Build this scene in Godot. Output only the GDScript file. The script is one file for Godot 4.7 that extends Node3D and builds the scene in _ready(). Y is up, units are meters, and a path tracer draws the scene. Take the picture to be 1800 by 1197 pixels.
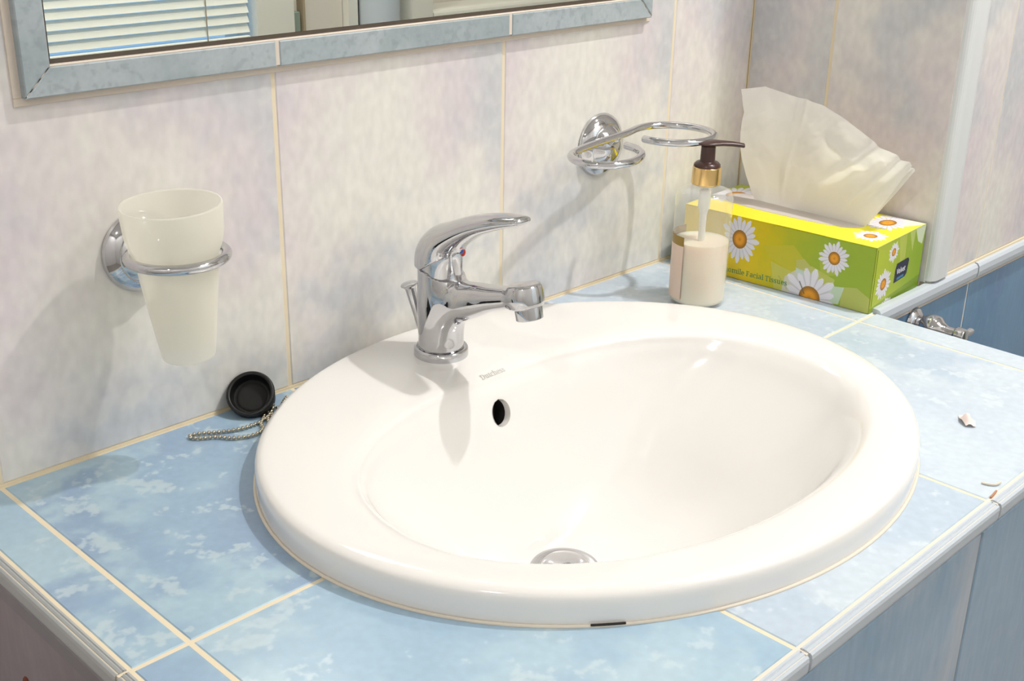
extends Node3D

# World: x right along the back wall, y up with the counter top at 0, z out of the back wall. Metres.
const FLOOR_Y := -0.85
const CEIL_Y := 1.55
const T := 0.25            # one tile
const G := 0.0017          # half a grout joint

var names := {}
var M := {}
var rng := RandomNumberGenerator.new()

# ---------------------------------------------------------------- nodes
func numbered(called: String) -> String:
	if not names.has(called):
		names[called] = 0
		return called
	names[called] += 1
	return "%s_%03d" % [called, names[called]]

func tag(o: Node3D, label: String, category: String, group := "") -> Node3D:
	o.set_meta("label", label)
	if category != "":
		o.set_meta("category", category)
	if group != "":
		o.set_meta("group", group)
	return o

func thing(called: String, label: String, category: String, at := Vector3.ZERO, group := "") -> Node3D:
	var o := Node3D.new()
	o.name = numbered(called)
	add_child(o)
	o.position = at
	return tag(o, label, category, group)

func part(called: String, mesh: Mesh, mat: Material, parent: Node3D, xf := Transform3D.IDENTITY) -> MeshInstance3D:
	var o := MeshInstance3D.new()
	o.mesh = mesh
	o.material_override = mat
	o.transform = xf
	o.cast_shadow = GeometryInstance3D.SHADOW_CASTING_SETTING_ON
	if parent == self:
		o.name = numbered(called)
	else:
		var k := 0
		var nm := called
		while parent.has_node(NodePath(nm)):
			k += 1
			nm = "%s_%03d" % [called, k]
		o.name = nm
	parent.add_child(o, true)
	return o

func struct(called: String, mesh: Mesh, mat: Material, label: String) -> MeshInstance3D:
	var o := part(called, mesh, mat, self)
	o.set_meta("kind", "structure")
	o.set_meta("label", label)
	return o

# ---------------------------------------------------------------- meshes
func build_mesh(v: PackedVector3Array, n: PackedVector3Array, uv: PackedVector2Array, idx: PackedInt32Array) -> ArrayMesh:
	# idx runs counter-clockwise seen from outside; Godot wants clockwise
	var fl := PackedInt32Array()
	fl.resize(idx.size())
	for i in range(0, idx.size(), 3):
		fl[i] = idx[i]
		fl[i + 1] = idx[i + 2]
		fl[i + 2] = idx[i + 1]
	var a := []
	a.resize(Mesh.ARRAY_MAX)
	a[Mesh.ARRAY_VERTEX] = v
	a[Mesh.ARRAY_NORMAL] = n
	if uv.size() == v.size():
		a[Mesh.ARRAY_TEX_UV] = uv
	a[Mesh.ARRAY_INDEX] = fl
	var m := ArrayMesh.new()
	m.add_surface_from_arrays(Mesh.PRIMITIVE_TRIANGLES, a)
	return m

func smooth_mesh(v: PackedVector3Array, idx_in: PackedInt32Array, auto := true, uv := PackedVector2Array()) -> ArrayMesh:
	var idx := idx_in
	if auto:
		var vol := 0.0
		var c := v[0]
		for i in range(0, idx.size(), 3):
			vol += (v[idx[i]] - c).dot((v[idx[i + 1]] - c).cross(v[idx[i + 2]] - c))
		if vol < 0.0:
			idx = idx_in.duplicate()
			for i in range(0, idx.size(), 3):
				var t := idx[i + 1]
				idx[i + 1] = idx[i + 2]
				idx[i + 2] = t
	var n := PackedVector3Array()
	n.resize(v.size())
	for i in range(0, idx.size(), 3):
		var f := (v[idx[i + 1]] - v[idx[i]]).cross(v[idx[i + 2]] - v[idx[i]])
		for k in 3:
			n[idx[i + k]] += f
	for i in n.size():
		n[i] = n[i].normalized() if n[i].length_squared() > 1e-24 else Vector3.UP
	return build_mesh(v, n, uv, idx)

# rows of points -> surface. wrap joins the last column to the first; caps close the first and last row.
func grid_mesh(rows: Array, wrap: bool, cap0 := false, cap1 := false, auto := true) -> ArrayMesh:
	var v := PackedVector3Array()
	var idx := PackedInt32Array()
	var w: int = rows[0].size()
	for r in rows:
		v.append_array(r)
	for i in rows.size() - 1:
		for j in (w if wrap else w - 1):
			var a := i * w + j
			var b := i * w + (j + 1) % w
			idx.append_array(PackedInt32Array([a, b, b + w, a, b + w, a + w]))
	for e in 2:
		if (e == 0 and cap0) or (e == 1 and cap1):
			var row: PackedVector3Array = rows[0] if e == 0 else rows[rows.size() - 1]
			var s := v.size()
			var c := Vector3.ZERO
			for p in row:
				c += p
			v.append(c / row.size())
			v.append_array(row)
			for j in w:
				if e == 0:
					idx.append_array(PackedInt32Array([s, s + 1 + (j + 1) % w, s + 1 + j]))
				else:
					idx.append_array(PackedInt32Array([s, s + 1 + j, s + 1 + (j + 1) % w]))
	return smooth_mesh(v, idx, auto)

# profile of (radius, y); a point given twice makes a crease
func lathe(prof: Array, segs := 48, auto := true) -> ArrayMesh:
	var rows := []
	for p in prof:
		var row := PackedVector3Array()
		for j in segs:
			var a := TAU * j / segs
			row.append(Vector3(maxf(p.x, 1e-5) * cos(a), p.y, -maxf(p.x, 1e-5) * sin(a)))
		rows.append(row)
	return grid_mesh(rows, true, false, false, auto)

func tube(path: PackedVector3Array, radius: float, segs := 14, closed := false) -> ArrayMesh:
	var rows := []
	var up := Vector3(0.123, 0.9, 0.31)
	var n := path.size()
	for i in n:
		var a := path[(i - 1 + n) % n] if closed else path[maxi(i - 1, 0)]
		var b := path[(i + 1) % n] if closed else path[mini(i + 1, n - 1)]
		var d := (b - a).normalized()
		var s := d.cross(up).normalized()
		up = s.cross(d).normalized()
		if not closed and i == 0:
			for k in 4:
				var q := 0.5 * PI * k / 4.0
				rows.append(ring_at(path[i] - d * radius * cos(q) * 0.6, s, up, maxf(radius * sin(q), 1e-5), segs))
		rows.append(ring_at(path[i], s, up, radius, segs))
		if not closed and i == n - 1:
			for k in range(3, -1, -1):
				var q := 0.5 * PI * k / 4.0
				rows.append(ring_at(path[i] + d * radius * cos(q) * 0.6, s, up, maxf(radius * sin(q), 1e-5), segs))
	if closed:
		# a flat closed loop: frames around the loop's own normal
		rows.clear()
		for i in n:
			var d := (path[(i + 1) % n] - path[(i - 1 + n) % n]).normalized()
			var s := d.cross(Vector3.UP).normalized()
			rows.append(ring_at(path[i], s, s.cross(d).normalized(), radius, segs))
		rows.append(rows[0])
	return grid_mesh(rows, true)

func ring_at(c: Vector3, s: Vector3, u: Vector3, r: float, segs: int) -> PackedVector3Array:
	var row := PackedVector3Array()
	for j in segs:
		var a := TAU * j / segs
		row.append(c + s * (r * cos(a)) + u * (r * sin(a)))
	return row

func spline(p: Array, per := 8) -> PackedVector3Array:
	var out := PackedVector3Array()
	for i in p.size() - 1:
		var a: Vector3 = p[maxi(i - 1, 0)]
		var b: Vector3 = p[i]
		var c: Vector3 = p[i + 1]
		var d: Vector3 = p[mini(i + 2, p.size() - 1)]
		for k in per:
			out.append(b.cubic_interpolate(c, a, d, float(k) / per))
	out.append(p[p.size() - 1])
	return out

# polygon in local x,z pushed up from y0 to y1 with a chamfered top; uv = polygon coordinates
func prism(poly_in: PackedVector2Array, y0: float, y1: float, ch: float, uv_scale := 1.0, uv_off := Vector2.ZERO, ch_bottom := 0.0) -> ArrayMesh:
	var poly := poly_in
	if Geometry2D.is_polygon_clockwise(poly):
		poly = poly_in.duplicate()
		poly.reverse()
	var n := poly.size()
	var v := PackedVector3Array()
	var nn := PackedVector3Array()
	var uv := PackedVector2Array()
	var idx := PackedInt32Array()
	var inset := func(d: float) -> PackedVector2Array:
		var q := PackedVector2Array()
		for i in n:
			var e0 := (poly[i] - poly[(i - 1 + n) % n]).normalized()
			var e1 := (poly[(i + 1) % n] - poly[i]).normalized()
			var n0 := Vector2(-e0.y, e0.x)
			var n1 := Vector2(-e1.y, e1.x)
			var m := (n0 + n1).normalized()
			q.append(poly[i] + m * (d / maxf(m.dot(n0), 0.4)))
		return q
	var top: PackedVector2Array = inset.call(ch)
	var bot: PackedVector2Array = inset.call(ch_bottom)
	var tri := Geometry2D.triangulate_polygon(top)
	for e in 2:
		var s := v.size()
		var src := top if e == 1 else bot
		for p in src:
			v.append(Vector3(p.x, y1 if e == 1 else y0, p.y))
			nn.append(Vector3.UP if e == 1 else Vector3.DOWN)
			uv.append(p * uv_scale + uv_off)
		for i in range(0, tri.size(), 3):
			var a := v[s + tri[i]]
			var b := v[s + tri[i + 1]]
			var c := v[s + tri[i + 2]]
			var ny := (b - a).cross(c - a).y
			if (ny > 0.0) == (e == 1):
				idx.append_array(PackedInt32Array([s + tri[i], s + tri[i + 1], s + tri[i + 2]]))
			else:
				idx.append_array(PackedInt32Array([s + tri[i], s + tri[i + 2], s + tri[i + 1]]))
	var layers := []
	if ch_bottom > 0.0:
		layers.append([bot, y0, poly, y0 + ch_bottom])
	layers.append([poly, y0 + ch_bottom, poly, y1 - ch])
	if ch > 0.0:
		layers.append([poly, y1 - ch, top, y1])
	for L in layers:
		for i in n:
			var j := (i + 1) % n
			var a := Vector3(L[0][i].x, L[1], L[0][i].y)
			var b := Vector3(L[0][j].x, L[1], L[0][j].y)
			var c := Vector3(L[2][j].x, L[3], L[2][j].y)
			var d := Vector3(L[2][i].x, L[3], L[2][i].y)
			var e2: Vector2 = poly[j] - poly[i]
			var outw := Vector3(e2.y, 0, -e2.x)
			var nrm := (b - a).cross(d - a).normalized()
			if nrm.length_squared() < 0.5:
				nrm = (c - b).cross(d - a).normalized()
			var flip := nrm.dot(outw) < 0.0
			if flip:
				nrm = -nrm
			var s := v.size()
			v.append_array(PackedVector3Array([a, b, c, d]))
			nn.append_array(PackedVector3Array([nrm, nrm, nrm, nrm]))
			for q in [L[0][i], L[0][j], L[2][j], L[2][i]]:
				uv.append(q * uv_scale + uv_off)
			if flip:
				idx.append_array(PackedInt32Array([s, s + 2, s + 1, s, s + 3, s + 2]))
			else:
				idx.append_array(PackedInt32Array([s, s + 1, s + 2, s, s + 2, s + 3]))
	return build_mesh(v, nn, uv, idx)

func rect(a0: float, a1: float, b0: float, b1: float) -> PackedVector2Array:
	return PackedVector2Array([Vector2(a0, b0), Vector2(a1, b0), Vector2(a1, b1), Vector2(a0, b1)])

func box(x0: float, x1: float, y0: float, y1: float, z0: float, z1: float, ch := 0.0) -> ArrayMesh:
	return prism(rect(x0, x1, z0, z1), y0, y1, ch, 1.0, Vector2.ZERO, ch)

func joined(list: Array) -> ArrayMesh:
	var st := SurfaceTool.new()
	for e in list:
		st.append_from(e[0], 0, e[1])
	return st.commit()

# turn a prism built in local (along, out of the wall, -up) into a wall: facing +z at z, or facing -x at x
func on_back(z: float) -> Transform3D:
	return Transform3D(Basis(Vector3(1, 0, 0), Vector3(0, 0, 1), Vector3(0, -1, 0)), Vector3(0, 0, z))

func on_side(x: float) -> Transform3D:
	return Transform3D(Basis(Vector3(0, 0, 1), Vector3(-1, 0, 0), Vector3(0, -1, 0)), Vector3(x, 0, 0))

# extrude a profile (closed polygon in local x,y) along z from 0 to length
func extrude(prof: PackedVector2Array, length: float) -> ArrayMesh:
	var xf := Transform3D(Basis(Vector3(1, 0, 0), Vector3(0, 0, 1), Vector3(0, -1, 0)), Vector3.ZERO)
	var p := PackedVector2Array()
	for q in prof:
		p.append(Vector2(q.x, -q.y))
	return joined([[prism(p, 0.0, length, 0.0), xf]])

# surface nets of a distance function
func nets(f: Callable, lo: Vector3, hi: Vector3, h: float) -> ArrayMesh:
	var nx := int((hi.x - lo.x) / h) + 2
	var ny := int((hi.y - lo.y) / h) + 2
	var nz := int((hi.z - lo.z) / h) + 2
	var val := PackedFloat32Array()
	val.resize(nx * ny * nz)
	var o := 0
	for k in nz:
		for j in ny:
			for i in nx:
				val[o] = f.call(lo + Vector3(i, j, k) * h)
				o += 1
	var sy := nx
	var sz := nx * ny
	var cell := {}
	var v := PackedVector3Array()
	var corner := PackedInt32Array([0, 1, sy, sy + 1, sz, sz + 1, sz + sy, sz + sy + 1])
	var edges := [[0, 1], [2, 3], [4, 5], [6, 7], [0, 2], [1, 3], [4, 6], [5, 7], [0, 4], [1, 5], [2, 6], [3, 7]]
	for k in nz - 1:
		for j in ny - 1:
			for i in nx - 1:
				var b := i + j * sy + k * sz
				var m := 0
				for c in 8:
					if val[b + corner[c]] < 0.0:
						m += 1
				if m == 0 or m == 8:
					continue
				var s := Vector3.ZERO
				var cnt := 0
				for e in edges:
					var v0 := val[b + corner[e[0]]]
					var v1 := val[b + corner[e[1]]]
					if (v0 < 0.0) != (v1 < 0.0):
						var t := v0 / (v0 - v1)
						var p0 := Vector3(e[0] & 1, (e[0] >> 1) & 1, e[0] >> 2)
						var p1 := Vector3(e[1] & 1, (e[1] >> 1) & 1, e[1] >> 2)
						s += p0.lerp(p1, t)
						cnt += 1
				cell[b] = v.size()
				v.append(lo + (Vector3(i, j, k) + s / cnt) * h)
	var n := PackedVector3Array()
	n.resize(v.size())
	var e1 := 0.0004
	for i in v.size():
		for it in 2:
			var p := v[i]
			var g := Vector3(f.call(p + Vector3(e1, 0, 0)) - f.call(p - Vector3(e1, 0, 0)), f.call(p + Vector3(0, e1, 0)) - f.call(p - Vector3(0, e1, 0)), f.call(p + Vector3(0, 0, e1)) - f.call(p - Vector3(0, 0, e1))) / (2.0 * e1)
			var gl := maxf(g.length(), 0.2)
			n[i] = g.normalized()
			if it == 0:
				var st: float = clampf(f.call(p) / gl, -h * 0.5, h * 0.5)
				v[i] = p - n[i] * st
	var idx := PackedInt32Array()
	for k in range(1, nz - 1):
		for j in range(1, ny - 1):
			for i in range(1, nx - 1):
				var b := i + j * sy + k * sz
				var a0 := val[b] < 0.0
				for ax in 3:
					var st2: int = [1, sy, sz][ax]
					var a1 := val[b + st2] < 0.0
					if a0 == a1:
						continue
					var u: int = [sy, sz, 1][ax]
					var w: int = [sz, 1, sy][ax]
					var q := [b - u - w, b - w, b, b - u]
					if not (cell.has(q[0]) and cell.has(q[1]) and cell.has(q[2]) and cell.has(q[3])):
						continue
					var c0: int = cell[q[0]]
					var c1: int = cell[q[1]]
					var c2: int = cell[q[2]]
					var c3: int = cell[q[3]]
					if a0:
						idx.append_array(PackedInt32Array([c0, c1, c2, c0, c2, c3]))
					else:
						idx.append_array(PackedInt32Array([c0, c2, c1, c0, c3, c2]))
	return build_mesh(v, n, PackedVector2Array(), idx)

static func smin(a: float, b: float, k: float) -> float:
	var h := clampf(0.5 + 0.5 * (b - a) / k, 0.0, 1.0)
	return lerpf(b, a, h) - k * h * (1.0 - h)

# a polyline of rows smoothed by a cubic, so that the swept surface shows no corners
static func resample(P: Array, per: int) -> Array:
	var out := []
	for i in P.size() - 1:
		for k in per:
			var row := []
			for c in 4:
				row.append(cubic_interpolate(P[i][c], P[i + 1][c], P[maxi(i - 1, 0)][c], P[mini(i + 2, P.size() - 1)][c], float(k) / per))
			out.append(row)
	out.append(P[P.size() - 1])
	return out

# flattened tube along a path in the y,z plane; P rows are [z, y, half width, half thickness]
static func strap_sdf(p: Vector3, P: Array) -> float:
	var best := 1e9
	var q := Vector2(p.z, p.y)
	var hw := 0.01
	var ht := 0.01
	for i in P.size() - 1:
		var a := Vector2(P[i][0], P[i][1])
		var b := Vector2(P[i + 1][0], P[i + 1][1])
		var t := clampf((q - a).dot(b - a) / (b - a).length_squared(), 0.0, 1.0)
		var d := q.distance_to(a.lerp(b, t))
		if d < best:
			best = d
			hw = lerpf(P[i][2], P[i + 1][2], t)
			ht = lerpf(P[i][3], P[i + 1][3], t)
	var e := pow(pow(absf(p.x) / hw, 2.4) + pow(best / ht, 2.4), 1.0 / 2.4)
	return (e - 1.0) * minf(hw, ht)

# ---------------------------------------------------------------- materials and textures
func mat(c: Color, rough: float, metal := 0.0) -> StandardMaterial3D:
	var m := StandardMaterial3D.new()
	m.albedo_color = c
	m.roughness = rough
	m.metallic = metal
	return m

func noise(s: int, freq: float, oct := 4) -> FastNoiseLite:
	var n := FastNoiseLite.new()
	n.seed = s
	n.noise_type = FastNoiseLite.TYPE_SIMPLEX_SMOOTH
	n.frequency = freq
	n.fractal_type = FastNoiseLite.FRACTAL_FBM
	n.fractal_octaves = oct
	return n

# watercolour glaze: washes of three colours with ragged edges; streak pulls the grain upright
func glaze(s: int, size: int, base: Color, second: Color, third: Color, fleck: Color, fleck_amount: float, streak: float) -> ImageTexture:
	var im := Image.create(size, size, false, Image.FORMAT_RGB8)
	var a := noise(s, 2.6 / size, 3)
	var b := noise(s + 1, 3.4 / size, 4)
	var c := noise(s + 2, 30.0 / size, 5)
	var d := noise(s + 3, 60.0 / size, 2)
	for y in size:
		for x in size:
			var fine := c.get_noise_2d(x, y / (1.0 + 3.0 * streak))
			var na := a.get_noise_2d(x, y / (1.0 + streak)) + 0.15 * fine
			var nb := b.get_noise_2d(x, y / (1.0 + streak)) + 0.13 * fine
			var k1 := smoothstep(-0.40, 0.42, na)
			var k2 := smoothstep(-0.08, 0.50, nb)
			var col := base.lerp(second, k1).lerp(third, k2 * 0.85)
			var fl := smoothstep(0.16, 0.42, c.get_noise_2d(x + 900.0, y) + 0.4 * a.get_noise_2d(x, y + 700.0) + 0.2 * d.get_noise_2d(x, y))
			col = col.lerp(fleck, fl * fleck_amount)
			var g := 1.0 + 0.035 * d.get_noise_2d(x * (1.0 + streak), y / (1.0 + 6.0 * streak))
			im.set_pixel(x, y, Color(col.r * g, col.g * g, col.b * g))
	return ImageTexture.create_from_image(im)

# glazed counter tile: broad pale and blue patches that meet in ragged edges, speckled along them
func ragged(s: int, size: int, pale: Color, blue: Color, tint: Color, fleck: Color) -> ImageTexture:
	var im := Image.create(size, size, false, Image.FORMAT_RGB8)
	var a := noise(s, 2.6 / size, 3)
	var b := noise(s + 1, 3.6 / size, 3)
	var c := noise(s + 2, 17.0 / size, 6)
	var d := noise(s + 3, 70.0 / size, 3)
	for y in size:
		for x in size:
			var n := a.get_noise_2d(x, y)
			var f := c.get_noise_2d(x, y)
			var e := d.get_noise_2d(x, y)
			var k := smoothstep(-0.16, 0.20, n + 0.42 * f + 0.10 * e)
			var col := pale.lerp(blue, k).lerp(tint, 0.55 * smoothstep(-0.2, 0.35, b.get_noise_2d(x, y) + 0.2 * f))
			var fl := smoothstep(0.16, 0.34, c.get_noise_2d(x + 700.0, y) + 0.35 * e - 0.55 * absf(n + 0.05))
			col = col.lerp(fleck, 0.75 * fl)
			var g := 1.0 + 0.03 * e
			im.set_pixel(x, y, Color(col.r * g, col.g * g, col.b * g))
	return ImageTexture.create_from_image(im)

func make_materials() -> void:
	M.wall = mat(Color.WHITE, 0.38)
	M.wall.albedo_texture = glaze(11, 384, Color(0.890, 0.880, 0.85), Color(0.855, 0.815, 0.825), Color(0.775, 0.785, 0.80), Color(0.90, 0.89, 0.85), 0.22, 0.10)
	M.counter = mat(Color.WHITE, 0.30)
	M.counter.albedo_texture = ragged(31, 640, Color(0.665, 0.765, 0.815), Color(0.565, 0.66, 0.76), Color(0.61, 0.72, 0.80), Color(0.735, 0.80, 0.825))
	M.counter_lit_mid = mat(Color.WHITE, 0.28)  # lighter glaze carries the light gradient across the front left tile
	M.counter_lit_mid.albedo_texture = ragged(67, 512, Color(0.70, 0.79, 0.835), Color(0.615, 0.72, 0.80), Color(0.655, 0.755, 0.82), Color(0.75, 0.815, 0.845))
	M.counter_lit_pale = mat(Color.WHITE, 0.26)  # strong light on the right tiles put into a paler glaze
	M.counter_lit_pale.albedo_texture = ragged(43, 512, Color(0.785, 0.83, 0.865), Color(0.72, 0.78, 0.835), Color(0.75, 0.80, 0.85), Color(0.81, 0.85, 0.875))
	M.lower = mat(Color.WHITE, 0.30)
	M.lower.albedo_texture = glaze(57, 384, Color(0.55, 0.665, 0.76), Color(0.61, 0.70, 0.78), Color(0.74, 0.765, 0.80), Color(0.78, 0.79, 0.81), 0.12, 0.7)
	M.lower_blue = mat(Color.WHITE, 0.30)
	M.lower_blue.albedo_texture = glaze(77, 384, Color(0.37, 0.52, 0.65), Color(0.42, 0.56, 0.68), Color(0.40, 0.50, 0.65), Color(0.47, 0.60, 0.70), 0.2, 0.8)
	M.mauve_shaded = mat(Color.WHITE, 0.35)  # lilac tile with the shade of the left side put into its colour
	M.mauve_shaded.albedo_texture = glaze(91, 256, Color(0.57, 0.53, 0.55), Color(0.52, 0.49, 0.51), Color(0.49, 0.50, 0.51), Color(0.60, 0.57, 0.57), 0.3, 0.8)
	M.frame = mat(Color.WHITE, 0.45)
	M.frame.albedo_texture = glaze(101, 256, Color(0.68, 0.715, 0.73), Color(0.64, 0.68, 0.70), Color(0.60, 0.645, 0.66), Color(0.55, 0.585, 0.605), 0.5, 0.0)
	M.grout = mat(Color(0.90, 0.845, 0.735), 0.85)
	M.grout_pale = mat(Color(0.88, 0.845, 0.785), 0.85)
	M.joint_shaded = mat(Color(0.62, 0.62, 0.62), 0.85)  # front joints greyed: their shade is put into the grout colour
	M.caulk = mat(Color(0.86, 0.81, 0.755), 0.7)
	M.ceramic = mat(Color(0.925, 0.915, 0.90), 0.13)
	M.ceramic.clearcoat_enabled = true
	M.ceramic.clearcoat = 0.4
	M.ceramic.clearcoat_roughness = 0.05
	M.chrome = mat(Color(0.80, 0.80, 0.81), 0.05, 1.0)
	M.steel = mat(Color(0.72, 0.69, 0.62), 0.2, 1.0)
	M.dark = mat(Color(0.16, 0.15, 0.14), 0.8)
	M.rubber = mat(Color(0.035, 0.034, 0.036), 0.48)
	M.rubber_worn = mat(Color(0.075, 0.075, 0.068), 0.75)
	M.frost = mat(Color(0.95, 0.945, 0.91, 0.58), 0.75)
	M.frost.metallic_specular = 0.12
	M.frost.transparency = BaseMaterial3D.TRANSPARENCY_ALPHA
	M.frost.backlight_enabled = true
	M.frost.backlight = Color(0.96, 0.95, 0.91)
	M.clear = mat(Color(0.97, 0.98, 0.97, 0.15), 0.05)
	M.clear.transparency = BaseMaterial3D.TRANSPARENCY_ALPHA
	M.soap = mat(Color(0.93, 0.875, 0.775), 0.35)
	M.soap.subsurf_scatter_enabled = true
	M.soap.subsurf_scatter_strength = 0.5
	M.gold = mat(Color(0.97, 0.82, 0.55), 0.18, 1.0)
	M.brown = mat(Color(0.27, 0.175, 0.155), 0.30)
	M.milky = mat(Color(0.93, 0.93, 0.90, 0.75), 0.4)
	M.milky.transparency = BaseMaterial3D.TRANSPARENCY_ALPHA
	M.label = mat(Color(0.90, 0.80, 0.72), 0.5)
	M.label_gold = mat(Color(0.62, 0.51, 0.25), 0.35, 0.4)
	M.white = mat(Color(0.90, 0.89, 0.85), 0.45)
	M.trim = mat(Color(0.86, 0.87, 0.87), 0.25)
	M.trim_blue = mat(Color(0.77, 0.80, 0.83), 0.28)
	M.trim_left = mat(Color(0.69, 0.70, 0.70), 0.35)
	M.tissue = mat(Color(0.975, 0.975, 0.975), 0.95)
	M.tissue.backlight_enabled = true
	M.tissue.backlight = Color(1.0, 0.99, 0.96)
	M.film = mat(Color(0.78, 0.75, 0.73), 0.45)
	M.mirror = mat(Color(0.90, 0.915, 0.89), 0.0, 1.0)
	M.mirror_edge = mat(Color(0.33, 0.29, 0.25), 0.35)
	M.plaster = mat(Color(0.91, 0.905, 0.895), 0.9)
	M.beige = mat(Color(0.87, 0.84, 0.80), 0.6)
	M.slat = mat(Color(0.965, 0.965, 0.925), 0.4)
	M.slat.backlight_enabled = true
	M.slat.backlight = Color(0.12, 0.12, 0.11)
	M.cord = mat(Color(0.66, 0.60, 0.50), 0.8)
	M.pane = mat(Color(0.9, 0.95, 1.0, 0.08), 0.02)
	M.pane.transparency = BaseMaterial3D.TRANSPARENCY_ALPHA
	M.sage = mat(Color(0.55, 0.60, 0.55), 0.5)
	M.wood = mat(Color(0.36, 0.16, 0.10), 0.5)
	M.floor = mat(Color(0.62, 0.60, 0.58), 0.4)
	M.pink = mat(Color(0.95, 0.87, 0.84), 0.9)
	M.red = mat(Color(0.75, 0.20, 0.15), 0.3)
	M.blue_dot = mat(Color(0.2, 0.35, 0.7), 0.3)
	M.lamp = mat(Color(1, 0.95, 0.86), 0.5)
	M.lamp.emission_enabled = true
	M.lamp.emission = Color(1.0, 0.97, 0.93)
	M.lamp.emission_energy_multiplier = 12.0
	M.panel = mat(Color(0.95, 0.95, 0.93), 0.6)  # glow of the added fill panel
	M.panel.emission_enabled = true
	M.panel.emission = Color(1.0, 0.99, 0.97)
	M.panel.emission_energy_multiplier = 1.5
	M.print_green = mat(Color(0.16, 0.50, 0.33), 0.6)
	M.print_white = mat(Color(0.93, 0.94, 0.95), 0.6)
	M.print_grey = mat(Color(0.74, 0.73, 0.70), 0.5)
	M.rust = mat(Color(0.72, 0.52, 0.40), 0.9)

# ---------------------------------------------------------------- setting
func place_camera() -> void:
	var cam := Camera3D.new()
	cam.name = "camera"
	var yaw := 0.795302705
	var pitch := 0.390323288
	var roll := 0.0187205124
	var d := Vector3(cos(pitch) * sin(yaw), -sin(pitch), -cos(pitch) * cos(yaw))
	var r := d.cross(Vector3.UP).normalized()
	var u := r.cross(d)
	var r2 := r * cos(roll) + u * sin(roll)
	var u2 := -r * sin(roll) + u * cos(roll)
	cam.transform = Transform3D(Basis(r2, u2, -d), Vector3(-0.28762092, 0.43235446, 0.78878886))
	cam.fov = 31.34544
	cam.near = 0.02
	cam.far = 30.0
	add_child(cam)
	cam.current = true

func place_sky() -> void:
	var we := WorldEnvironment.new()
	we.name = "environment"
	var e := Environment.new()
	e.background_mode = Environment.BG_COLOR
	e.background_color = Color(0.62, 0.80, 1.0)
	e.background_energy_multiplier = 1.5
	e.tonemap_mode = Environment.TONE_MAPPER_LINEAR
	e.tonemap_exposure = 0.755
	e.sdfgi_enabled = true
	e.ssao_enabled = true
	e.ssil_enabled = true
	we.environment = e
	add_child(we)

const LAMPS := [
	[Vector3(0.985, 1.55, 0.63), 2.10, "above the right end of the counter"],
	[Vector3(-1.10, 1.55, 0.95), 1.05, "on the left of the ceiling"],
]

func place_lamps() -> void:
	for L in LAMPS:
		var at: Vector3 = L[0]
		var t := thing("ceiling_downlight", "small round white halogen downlight set in the ceiling, %s" % L[2], "light", at, "ceiling downlights")
		part("trim_ring", lathe([Vector2(0.034, 0.0), Vector2(0.046, 0.0), Vector2(0.046, 0.0), Vector2(0.045, -0.005), Vector2(0.040, -0.007), Vector2(0.035, -0.005), Vector2(0.034, 0.0)]), M.white, t)
		part("lamp_glass", lathe([Vector2(0.0, -0.001), Vector2(0.034, -0.001), Vector2(0.034, -0.001), Vector2(0.034, -0.004), Vector2(0.034, -0.004), Vector2(0.0, -0.004)], 32), M.lamp, t)
		var s := SpotLight3D.new()
		s.name = "downlight_beam"
		s.position = Vector3(0, -0.012, 0)
		s.rotation_degrees = Vector3(-90, 0, 0)
		s.spot_angle = 84.0
		s.spot_angle_attenuation = 0.35
		s.spot_range = 8.0
		s.spot_attenuation = 2.0
		s.light_color = Color(1.0, 0.988, 0.975)
		s.light_energy = L[1]
		s.light_size = 0.025
		s.shadow_enabled = true
		t.add_child(s)

	# flat fill panel added to the ceiling to soften shadows and brighten the blind
	var pn := thing("added_fill_panel", "flat square white fill panel added on the ceiling near the window", "light", Vector3(0.95, CEIL_Y, 1.27))
	part("fill_panel_frame", box(-0.26, 0.26, -0.022, -0.0005, -0.26, 0.26, 0.003), M.white, pn)
	part("fill_panel_diffuser", box(-0.24, 0.24, -0.0245, -0.0215, -0.24, 0.24), M.panel, pn)
	var al := AreaLight3D.new()
	al.name = "fill_light"
	al.area_size = Vector2(0.48, 0.48)
	al.position = Vector3(0, -0.03, 0)
	al.rotation_degrees = Vector3(-90, 0, 0)
	al.area_range = 8.0
	al.light_color = Color(1.0, 0.99, 0.98)
	al.light_energy = 1.25
	al.shadow_enabled = true
	pn.add_child(al)

func tile_rows(parent: Node3D, xf: Transform3D, cols: Array, y0: float, y1: float, m: Material, th: float, tex: float) -> void:
	for c in cols:
		var r := rect(c[0] + G, c[1] - G, -y1 + G, -y0 - G)
		var off := Vector2(-c[0] * tex + rng.randf() * 0.45, y1 * tex + rng.randf() * 0.3)
		part("tile", prism(r, 0.0, th, 0.0009, tex, off), m, parent, xf)

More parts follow.
